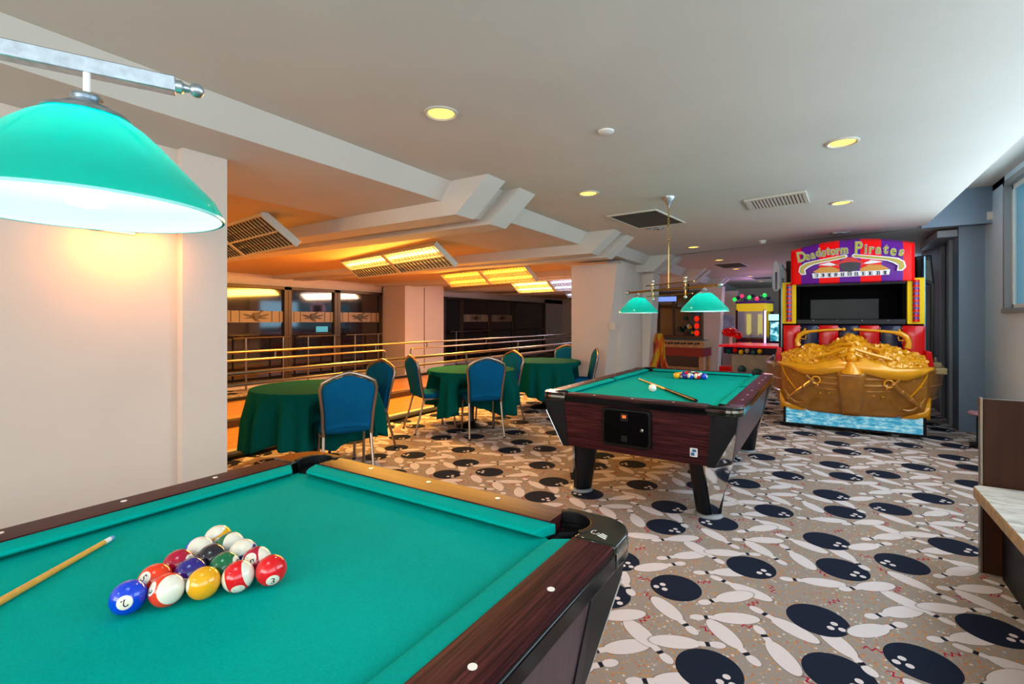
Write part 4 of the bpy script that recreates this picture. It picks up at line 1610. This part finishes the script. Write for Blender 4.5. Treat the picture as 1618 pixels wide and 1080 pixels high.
MB().grid(heap, 150, 50).build('treasure_heap', 'gold', A, ang=180)
cm = MB()
rnd = random.Random(3)
for i in range(170):
    u, v = rnd.random(), rnd.uniform(.05, .72)
    p = Vector(heap(u, v)) + Vector((0, -.006, .006))
    e = Matrix.Rotation(rnd.uniform(.3, 1.4), 3, 'X') @ Matrix.Rotation(rnd.uniform(-.5, .5), 3, 'Y')
    r_ = rnd.uniform(.014, .026)
    vs = [tuple(p + e @ Vector((r_ * math.cos(2 * PI * k / 9), r_ * math.sin(2 * PI * k / 9), h))) for h in (-.003, .003) for k in range(9)]
    cm.add(vs, [tuple(range(8, -1, -1)), tuple(range(9, 18))] + [(k, (k + 1) % 9, 9 + (k + 1) % 9, 9 + k) for k in range(9)])
co = cm.build('loose_coins', 'goldtrim', A)
co['kind'] = 'stuff'
for pts, rr_ in (([(-.36, -.08, .93), (-.20, -.12, .99), (-.06, -.12, 1.06)], .022), ([(.03, -.16, 1.05), (.20, -.12, .99), (.40, -.08, .93)], .022), ([(-.22, .05, 1.05), (-.08, 0, 1.10), (.02, -.04, 1.10)], .018), ([(.10, .05, 1.11), (.22, 0, 1.06), (.30, -.04, 1.04)], .026)):
    MB().tube(pts, rr_, 6).build('treasure_chest_edge', 'goldtrim', A)
# upright back wall of red and navy panels
edges = [-.76, -.55, -.34, -.11, .11, .33, .55, .78]
for i in range(7):
    a, b = edges[i], edges[i + 1]
    top = 1.335
    def pan(u, v, a=a, b=b):
        x = a + .004 + (b - a - .008) * u
        return (x, .43 + .03 * (1 - (x / .78) ** 2) - .02 * math.sin(PI * u), .80 + (top - .80) * v)
    MB().grid(pan, 6, 4).build('back_panel', 'red' if i % 2 == 0 else 'navy', A, solid=.025, bevel=.008)
for x in edges[1:-1]:
    for z in (1.12, 1.30):
        MB().sphere((x, .415, z), .009, 8, 6).build('bolt', 'chrome', A)
for s_ in (-1, 1):
    MB().prism([(s_ * .77, .80), (s_ * .86, .80), (s_ * .83, 1.02), (s_ * .77, 1.03)], .36, .46, 'y').build('corner_post', 'red', A, bevel=.01)
    # pistols on the back wall
    g = MB()
    xb, xa = (-.06 if s_ < 0 else .06), (-.50 if s_ < 0 else .52)
    g.tube([(xb, .30, 1.285), (xb + (xa - xb) * .5, .30, 1.27), (xa, .30, 1.245)], [.015, .017, .023], 10)
    g.sphere((xb, .30, 1.285), .024, 10, 8)
    gp = g.build('pistol', 'goldtrim', A)
    MB().tube([(xa - s_ * .05, .30, 1.245), (xa, .30, 1.24), (xa + s_ * .06, .30, 1.20), (xa + s_ * .085, .30, 1.13), (xa + s_ * .07, .30, 1.055)], [.024, .032, .034, .032, .04], 10).build('grip', 'goldtrim', gp)
    MB().tube([(xa - s_ * .02, .30, 1.20), (xa - s_ * .01, .30, 1.15), (xa + s_ * .04, .30, 1.155)], .008, 6).build('trigger_guard', 'goldtrim', gp)
    MB().tube([(xa, .30, 1.26), (xa - s_ * .01, .30, 1.295)], .012, 6).build('hammer', 'goldtrim', gp)
    # yellow light columns
    xc = -.685 if s_ < 0 else .685
    yb = MB().box(xc - .085, xc + .085, .40, .50, 1.355, 1.93).build('light_column', 'yellow', A, bevel=.006)
    seg_r = MB().lathe([(.036, 0), (.036, .030)], 16).mesh('segment', 'red')
    seg_p = MB().lathe([(.034, 0), (.034, .026)], 16).mesh('segment', 'purple')
    for i in range(17):
        inst('light_segment', seg_r if i % 2 == 0 else seg_p, yb, (xc, .392, 1.385 + i * .0305))
# monitor housing and screen
MB().prism([(-.60, 1.86), (.60, 1.86), (.60, 1.92), (-.60, 1.92)], .42, .60, 'y').build('upper_bezel', 'blackpost', A, bevel=.008)
MB().prism([(-.60, 1.345), (.60, 1.345), (.60, 1.42), (-.60, 1.42)], .42, .58, 'y').build('lower_bezel', 'blackpost', A, bevel=.012)
for x in (-.62, .56):
    MB().box(x, x + .06, .46, 1.1, 1.36, 1.92).build('screen_hood', 'matte_black', A)
MB().box(-.60, .60, 1.0, 1.05, 1.36, 1.92).build('screen_surround', 'matte_black', A)
MB().box(-.44, .36, .985, 1.0, 1.42, 1.70).build('screen', pbr('grey_screen', '#1c2222', 0.3, var=.3, vscale=3, spec=.2), A)
for x in (-.4, -.13, .14, .41):
    for z in (1.40, 1.895):
        MB().sphere((x, .418, z), .008, 8, 6).build('screw', 'chrome', A)
# cabinet body and printed sides
MB().box(-.76, .76, 1.1, 2.0, .27, 2.30).build('body', 'black', A, bevel=.01)
M['side_print'] = pbr('cyan_side_print', '#5fb4cc', 0.2, var=.35, vscale=5, stretch=(1, 3, 1), coat=.4)
for s_ in (-1, 1):
    x = s_ * .775
    MB().box(min(x, x + s_ * .015), max(x, x + s_ * .015), .5, 2.0, .95, 2.2).build('side_panel', 'side_print', A)
# marquee
mx0, mx1 = -.65, .65
M['marquee'] = stripes('marquee_stripes', [-.66, -.54, -.33, -.11, .11, .32, .54, .66], ['#dc0406', '#58127e', '#dc0406', '#58127e', '#dc0406', '#58127e', '#dc0406'])
def mq(u, v):
    x = mx0 + (mx1 - mx0) * u
    arch = 1 - (x / .65) ** 2
    zt_ = 2.36 + .085 * arch
    zb_ = 1.895
    if v < .12:
        k = v / .12
        return (x, .36 - .07 * arch * k + .10 * (1 - k) * 0, zb_)
    if v > .85:
        k = (v - .85) / .15
        return (x, .27 - .07 * arch + .35 * k, zt_ - .01 * (1 - k) + .02 * k)
    k = (v - .12) / .73
    return (x, .27 - .07 * arch - .02 * math.sin(PI * k), zb_ + (zt_ - zb_ - .01) * k)
MB().grid(mq, 30, 16).build('marquee', 'marquee', A, solid=.012, ang=50)
for s_ in (-1, 1):
    MB().prism([(.27, 1.9), (.27, 2.35), (.62, 2.37), (.62, 1.9)], s_ * .65 - .008, s_ * .65 + .008, 'x').build('marquee_cheek', 'red', A, bevel=.004)
yt = .17


def flat(pts, y, mat, name, th=.004):
    return MB().prism(pts, y - th, y, 'y').build(name, mat, A)


M['print_gold'] = pbr('gold_print', '#b9a032', 0.35)
M['print_white'] = pbr('white_print', '#ece6ea', 0.35)
M['print_dark'] = pbr('dark_print', '#2a2430', 0.4)
M['print_orange'] = pbr('orange_print', '#d08a1c', 0.35)
M['print_red'] = pbr('red_print', '#d0140c', 0.35)
M['print_yellow'] = pbr('yellow_print', '#c4b81e', 0.35)


def arc_text(body, x0, x1, size, zf, tilt):
    adv = {'D': 1.25, 'P': 1.25, 'm': 1.45, 't': .72, 'f': .7, 'i': .55, 'r': .75, 's': .9}
    w = [adv.get(ch, 1.0) for ch in body]
    tot = sum(w)
    x = x0
    for ch, wi in zip(body, w):
        cx_ = x + (x1 - x0) * wi / tot / 2
        x += (x1 - x0) * wi / tot
        sz = size * (1.3 if ch.isupper() else 1.0)
        for off, mt, dy, nm in ((.009, 'print_white', .000, 'letter_outline'), (.005, 'print_dark', -.003, 'letter_edge'), (0.0, 'print_yellow', -.006, 'letter')):
            key = (ch, nm, sz)
            if key not in tcache:
                tcache[key] = text_mesh(nm, ch, sz, mt, .0015, off)
            o = bpy.data.objects.new(nm, tcache[key])
            col.objects.link(o)
            o.parent = A
            o.location = (cx_, yt + dy + .025 * (cx_ / .6) ** 2, zf(cx_) + (.0 if ch.isupper() or ch in 'dtf' else -.012))
            o.rotation_euler = (R(90), -R(tilt(cx_)), 0)
            o.scale = (.82, 1.05, 1)


tcache = {}
arc_text('Deadstorm', -.57, -.015, .135, lambda x: 2.315 - .25 * x * x, lambda x: -18 * x)
arc_text('Pirates', .035, .56, .15, lambda x: 2.315 - .25 * x * x, lambda x: -18 * x)
# emblem: crossed pistols under a red hat, gold scrolls, a strip of small characters
def pist(s_):
    white = [(s_ * .02, 2.225), (s_ * .04, 2.245), (s_ * .40, 2.185), (s_ * .49, 2.165), (s_ * .55, 2.12), (s_ * .565, 2.05), (s_ * .53, 2.005), (s_ * .475, 2.01), (s_ * .485, 2.07), (s_ * .44, 2.105), (s_ * .38, 2.135), (s_ * .03, 2.20)]
    gold = [(s_ * .04, 2.222), (s_ * .05, 2.234), (s_ * .40, 2.172), (s_ * .48, 2.152), (s_ * .535, 2.115), (s_ * .55, 2.055), (s_ * .525, 2.02), (s_ * .492, 2.022), (s_ * .502, 2.075), (s_ * .46, 2.115), (s_ * .39, 2.147), (s_ * .05, 2.208)]
    flat(white, yt + .003, 'print_white', 'pistol_outline')
    flat(gold, yt - .003, 'print_gold', 'pistol_print')
for s_ in (-1, 1):
    pist(s_)
    flat([(s_ * .10, 2.05), (s_ * .20, 2.10), (s_ * .32, 2.09), (s_ * .40, 2.04), (s_ * .36, 2.025), (s_ * .12, 2.02)], yt - .001, 'print_orange', 'scroll_print')
    flat([(s_ * .12, 2.11), (s_ * .22, 2.155), (s_ * .34, 2.125), (s_ * .22, 2.11)], yt, 'print_white', 'scroll_highlight')
flat([(-.17, 2.10), (-.10, 2.16), (-.03, 2.205), (.03, 2.205), (.10, 2.16), (.17, 2.10), (.08, 2.135), (0, 2.145), (-.08, 2.135)], yt - .008, 'print_red', 'hat_print')
flat([(-.11, 2.12), (-.05, 2.145), (.05, 2.145), (.11, 2.12), (.08, 2.04), (0, 2.015), (-.08, 2.04)], yt - .005, 'print_dark', 'shadow_print')
flat([(-.40, 1.955), (.40, 1.965), (.41, 2.03), (-.41, 2.02)], yt + .002, 'print_white', 'caption_strip')
for i in range(11):
    x = -.36 + .072 * i
    m = MB()
    rnd = random.Random(20 + i)
    for z in (1.972, 1.990, 2.008):
        a = x - .024 + rnd.uniform(0, .012)
        b = x + .024 - rnd.uniform(0, .012)
        m.box(a, b, yt - .006, yt - .002, z - .0035, z + .0035)
    for q in (rnd.uniform(-.018, .018), rnd.uniform(-.018, .018)):
        m.box(x + q - .004, x + q + .004, yt - .006, yt - .002, 1.968, 2.014)
    m.build('caption_character', 'blue_dark', A) if 'blue_dark' in M else m.build('caption_character', 'print_dark', A)
# side speakers on poles
for s_ in (-1, 1):
    x = -.80 if s_ < 0 else .86
    y = .55
    MB().tube([(x, y, .8), (x, y, 1.85)], .022, 10).build('speaker_pole', 'dark_metal', A)
    if s_ < 0:
        for dx, h0, h1, w in ((-.05, 1.82, 2.27, .055), (.035, 1.84, 2.18, .045)):
            pts = [(x + dx - w, h0 + .06), (x + dx - w * .6, h0), (x + dx + w * .6, h0), (x + dx + w, h0 + .05), (x + dx + w, h1 - .10), (x + dx, h1), (x + dx - w * .8, h1 - .06)]
            f_ = MB().prism(pts, y - .05, y + .05, 'y').build('speaker_fin', 'clear', A, bevel=.015)
            MB().box(x + dx - .014, x + dx + .014, y - .058, y - .02, h0 + .02, h1 - .18).build('speaker_slot', 'navy', f_)
    else:
        b = MB().prism([(x - .11, 1.90), (x + .07, 1.84), (x + .04, 2.25), (x - .13, 2.24)], y + .3, y + .42, 'y').build('speaker_box', 'black', A, bevel=.015)
        MB().prism([(x - .08, 1.95), (x + .04, 1.91), (x + .02, 2.18), (x - .10, 2.19)], y + .29, y + .3, 'y').build('speaker_grille', 'grille', b)

# ------------------------------------------------------------------ bench on the right
pan = thing('bench_end_panel', 'dark brown wooden end panel standing behind the stone bench seat', 'bench panel', (.75, 3.69, 0))
MB().box(0, .93, 0, .035, 0, .965).build('panel', 'dark_wood', pan, bevel=.004)
MB().box(-.012, 0, -.004, .039, 0, .97).build('edge_strip', 'steel', pan, bevel=.002)
bn = thing('stone_bench', 'bench with thick pale marble seat slab at the right edge', 'bench', (.70, 1.2, 0))
MB().prism([(0, 0), (.62, 0), (.62, 2.475), (.03, 2.475), (0, 2.44)], .425, .485).build('seat_slab', 'stone_edge', bn, bevel=.006)
MB().prism([(.004, 0.004), (.616, 0.004), (.616, 2.472), (.032, 2.472), (.004, 2.438)], .485, .488).build('marble_top', 'marble', bn)
MB().box(.12, .60, .05, 2.45, 0, .425).build('base', 'black', bn)
pk = thing('low_stool', 'small pale pink stool top peeking out behind the bench panel', 'stool', (1.46, 7.3, 0))
MB().lathe([(.09, .0), (.09, .02), (.03, .05), (.03, .34), (.08, .36)], 16).build('stool_base', 'dark_metal', pk)
MB().lathe([(.09, .36), (.10, .37), (.10, .385), (.09, .395), (.001, .40)], 24).build('stool_seat', pbr('pink_vinyl', '#b98a98', .4), pk)

# ------------------------------------------------------------------ far end of the room
fz = thing('foosball_table', 'wooden foosball table with red body beyond the farther pool table', 'foosball table', (-3.12, 13.05, 0), R(-6))
fw_ = .70
MB().box(-fw_, fw_, -.36, .36, .72, .90).build('rail_box', M.setdefault('beech', pbr('beech_wood', '#b9926a', .4, var=.15, vscale=12)), fz, bevel=.006)
MB().box(-fw_ + .02, fw_ - .02, -.34, .34, .50, .72).build('body', M.setdefault('brick_red', pbr('dark_red_panel', '#8a1a1a', .4)), fz, bevel=.006)
MB().box(-fw_ + .05, fw_ - .05, -.31, .31, .895, .905).build('playfield', 'tablecloth', fz)
for i in range(8):
    x = -.58 + i * .165
    MB().tube([(x, -.62, .83), (x, .5, .83)], .008, 6).build('rod', 'chrome', fz)
    MB().tube([(x, -.62, .83), (x, -.50, .83)], .022, 8).build('rod_handle', 'black', fz)
    MB().lathe([(.026, 0), (.026, .012)], 10).build('bearing', 'black', fz, (x, -.36, .83)).rotation_euler = (R(90), 0, 0)
for sx in (-1, 1):
    for sy in (-1, 1):
        MB().box(sx * .62 - .05, sx * .62 + .05, sy * .28 - .05, sy * .28 + .05, 0, .50).build('leg', 'beech', fz, bevel=.006)
MB().box(-.58, .58, -.02, .02, .14, .20).build('stretcher', 'beech', fz)
# flame coloured cloth hanging by the partition column
def flag(u, v):
    w = .06 + .14 * v + .02 * math.sin(v * 7)
    x = (u - .5) * 2 * w
    return (x, .05 * math.sin(u * 9 + v * 3), 1.15 - v * .68)
M['flame'] = None
m_, t_, p_ = newmat('flame_cloth')
nn = t_.noise(t_.mapping(t_.obj(), scale=(9, 9, 3)), 1.0, 3)
t_.put(p_.inputs['Base Color'], t_.ramp(nn, [(.35, C('#8a1c0c')), (.47, C('#d8480c')), (.55, C('#d8a018')), (.7, C('#8a7a14'))]))
M['flame'] = m_
fl = thing('hanging_cloth', 'flame coloured cloth hanging beside the partition before the foosball table', 'cloth', (-2.66, 9.45, 0))
MB().grid(flag, 16, 12).build('drape', 'flame', fl, solid=.006)
MB().tube([(0, .03, 0), (0, .03, 1.2)], .012, 8).build('pole', 'dark_metal', fl)
MB().lathe([(.12, 0), (.11, .02), (.02, .03)], 16, (0, .03, 0)).build('base', 'dark_metal', fl)

# toy kiosk behind the foosball table
ki = thing('prize_kiosk', 'dark glazed prize kiosk with pointed roof and red discs behind the foosball table', 'kiosk', (-3.62, 15.1, 0), R(-4))
ki.scale = (.82, 1, 1)
MB().box(-.85, .75, 0, .7, 0, .95).build('counter', M.setdefault('kiosk_brown', pbr('kiosk_brown', '#5a4632', .5)), ki, bevel=.01)
for x in (-.85, -.28, .28, .70):
    MB().box(x, x + .06, 0, .06, .95, 2.05).build('post', 'frame_brown', ki)
MB().box(-.80, .72, .06, .08, .95, 1.9).build('glass_front', 'darkglass', ki)
MB().prism([(.02, 1.85), (.82, 1.55), (.82, 1.62), (.42, 1.98), (.02, 2.05)], -.06, .7, 'y').build('roof', M.setdefault('teal_paint', pbr('teal_paint', '#1a5a58', .4)), ki)
for i, z in enumerate((1.45, 1.24, 1.03)):
    MB().lathe([(.085, 0), (.085, .03), (.05, .05), (.001, .055)], 18).build('red_disc', M.setdefault('disc_red', emis('red_disc_glow', '#e0220c', .7)), ki, (.60, .0, z)).rotation_euler = (R(90), 0, 0)
rnd = random.Random(9)
for i in range(14):
    x, z = rnd.uniform(-.1, .5), rnd.uniform(1.0, 1.5)
    MB().sphere((x, -.02, z), rnd.uniform(.04, .09), 8, 6).build('plush_toy', ['tablecloth', 'teal_paint', 'yellow', 'kiosk_brown', 'white'][i % 5], ki)
MB().box(-.95, -.10, -.06, .0, 1.98, 2.12).build('light_box', emis('blue_lightbox', '#6f8fe0', 1.0), ki)
tv = thing('hanging_television', 'black television hung from the ceiling behind the right lamp shade', 'television', (-2.78, 12.4, 1.70))
MB().box(-.28, .28, 0, .06, 0, .34).build('casing', 'black', tv, bevel=.01)
MB().box(-.25, .25, -.004, 0, .03, .31).build('screen', 'screen', tv)
MB().tube([(0, .03, .34), (0, .03, ZC - 1.73)], .02, 8).build('mount_pole', 'dark_metal', tv)

ah = thing('air_hockey_table', 'children table game with red rail and pale body beyond the pirate cabinet', 'game table', (-1.25, 11.7, 0), R(-8))
MB().box(-.30, .62, -.55, .75, 0, .70).build('body', M.setdefault('pale_body', pbr('pale_body', '#a89a86', .4, var=.1)), ah, bevel=.03)
MB().box(-.55, .64, -.60, .80, .84, .885).build('red_rail', M.setdefault('red_glow', pbr('red_acrylic', '#d8101c', .25, emit='#d8101c', estr=.35)), ah, bevel=.01)
MB().box(-.48, .60, -.52, .72, .70, .84).build('playfield_box', 'navy', ah, bevel=.01)
MB().box(-.58, -.30, -.50, .3, 0, .42).build('red_bin', 'red', ah, bevel=.02)
for i in range(6):
    MB().sphere((-.35 + i * .12, -.56, .74 + .03 * (i % 2)), .05, 10, 6).build('printed_figure', ['tablecloth', 'red', 'yellow', 'pale_body', 'teal_paint', 'yellow'][i], ah)
MB().sphere((-.1, -.56, .38), .09, 10, 8).sphere((.2, -.56, .30), .12, 10, 8).build('fish_print', 'teal_paint', ah)
MB().lathe([(.03, .885), (.03, 1.06)], 10, (-.45, -.1, 0)).build('lamp_stem', 'white', ah)
MB().sphere((-.47, -.1, 1.14), .17, 18, 10, .62).sphere((-.30, -.12, 1.08), .10, 14, 8, .8).build('red_dome', 'red', ah)

cl = thing('claw_machine', 'glowing yellow and purple claw machine at the far end', 'claw machine', (-1.87, 16.5, 0), R(-12))
MB().box(-.42, .42, 0, .8, 0, .85).build('cabinet', M.setdefault('maroon', pbr('maroon_panel', '#5a1428', .35)), cl, bevel=.02)
for sx in (-1, 1):
    for yy in (0, .75):
        MB().box(sx * .40 - .03, sx * .40 + .03, yy, yy + .05, .85, 1.72).build('post', 'maroon', cl)
MB().box(-.42, .42, .02, .78, 1.68, 1.92).build('header', emis('yellow_header', '#c8a818', .6), cl, bevel=.02)
MB().box(-.44, .44, 0, .8, 1.92, 1.99).build('top', 'purple', cl, bevel=.02)
MB().box(-.37, .37, .60, .62, .90, 1.68).build('lit_back', emis('yellow_back', '#8a7a14', .4), cl)
for x in (-.15, .18):
    MB().box(x - .06, x + .06, .3, .36, .95, 1.6).build('prize_column', emis('yellow_col', '#f0e020', 1.0), cl)
for i in range(12):
    MB().sphere((rnd.uniform(-.3, .3), rnd.uniform(.1, .5), .93), .07, 8, 6).build('prize', ['white', 'red', 'yellow', 'purple'][i % 4], cl)
MB().box(-.37, .37, .0, .012, .88, 1.68).build('front_glass', 'clear', cl)
MB().box(.40, .44, -.02, .03, .30, 1.70).build('neon_edge', emis('violet_neon', '#c89cff', 2.5), cl)
for i in range(10):
    MB().sphere((-.5 + .11 * i, .1, 2.06 + .05 * (i % 3)), .06, 8, 6).build('party_light', [emis('green_party_%d' % i, '#20e050', 1.2), 'navy', emis('pink_party_%d' % i, '#e03060', 1.0), 'teal_paint'][i % 4], cl)
for i in range(6):
    MB().box(-.36 + .11 * i, -.30 + .11 * i, -.01, .0, .2, .75).build('printed_panel', ['red', 'navy', 'teal_paint', 'yellow', 'purple', 'red'][i], cl)
point('claw_machine_light', (-1.7, 15.4, 2.2), 8, (.85, .35, 1.0), .3)
point('party_light_light', (-1.2, 13.6, 1.9), 6, (1.0, .3, .55), .3)

vg = thing('arcade_cabinet', 'small arcade cabinet with cyan lit header at the far end', 'arcade machine', (-1.05, 16.2, 0), R(-14))
MB().box(-.30, .30, 0, .7, 0, 1.40).build('cabinet', 'navy', vg, bevel=.02)
MB().box(-.30, .30, -.06, .5, 1.40, 1.58).build('header', emis('cyan_header', '#9ff0e8', 1.3), vg, bevel=.02)
m_, t_, p_ = newmat('cyan_screen')
nn = t_.noise(t_.mapping(t_.obj(), scale=(6, 6, 6)), 1.0, 3)
cc = t_.ramp(nn, [(.38, C('#0c2028')), (.5, C('#2c90a0')), (.62, C('#b8e8ec'))])
t_.put(p_.inputs['Base Color'], cc)
t_.put(p_.inputs['Emission Color'], cc)
p_.inputs['Emission Strength'].default_value = .9
M['cyan_screen'] = m_
MB().box(-.26, .26, -.02, .0, .80, 1.36).build('screen', 'cyan_screen', vg)
MB().box(-.30, .30, -.22, .0, .62, .74).build('control_panel', 'black', vg, bevel=.02)
pst = tag(MB().box(-2.30, -2.02, 14.38, 14.395, 1.15, 1.55).build('wall_poster', pbr('poster_paper', '#9aa8cc', .6, var=.5, vscale=6)), 'small pale blue poster on the far white column', 'poster')
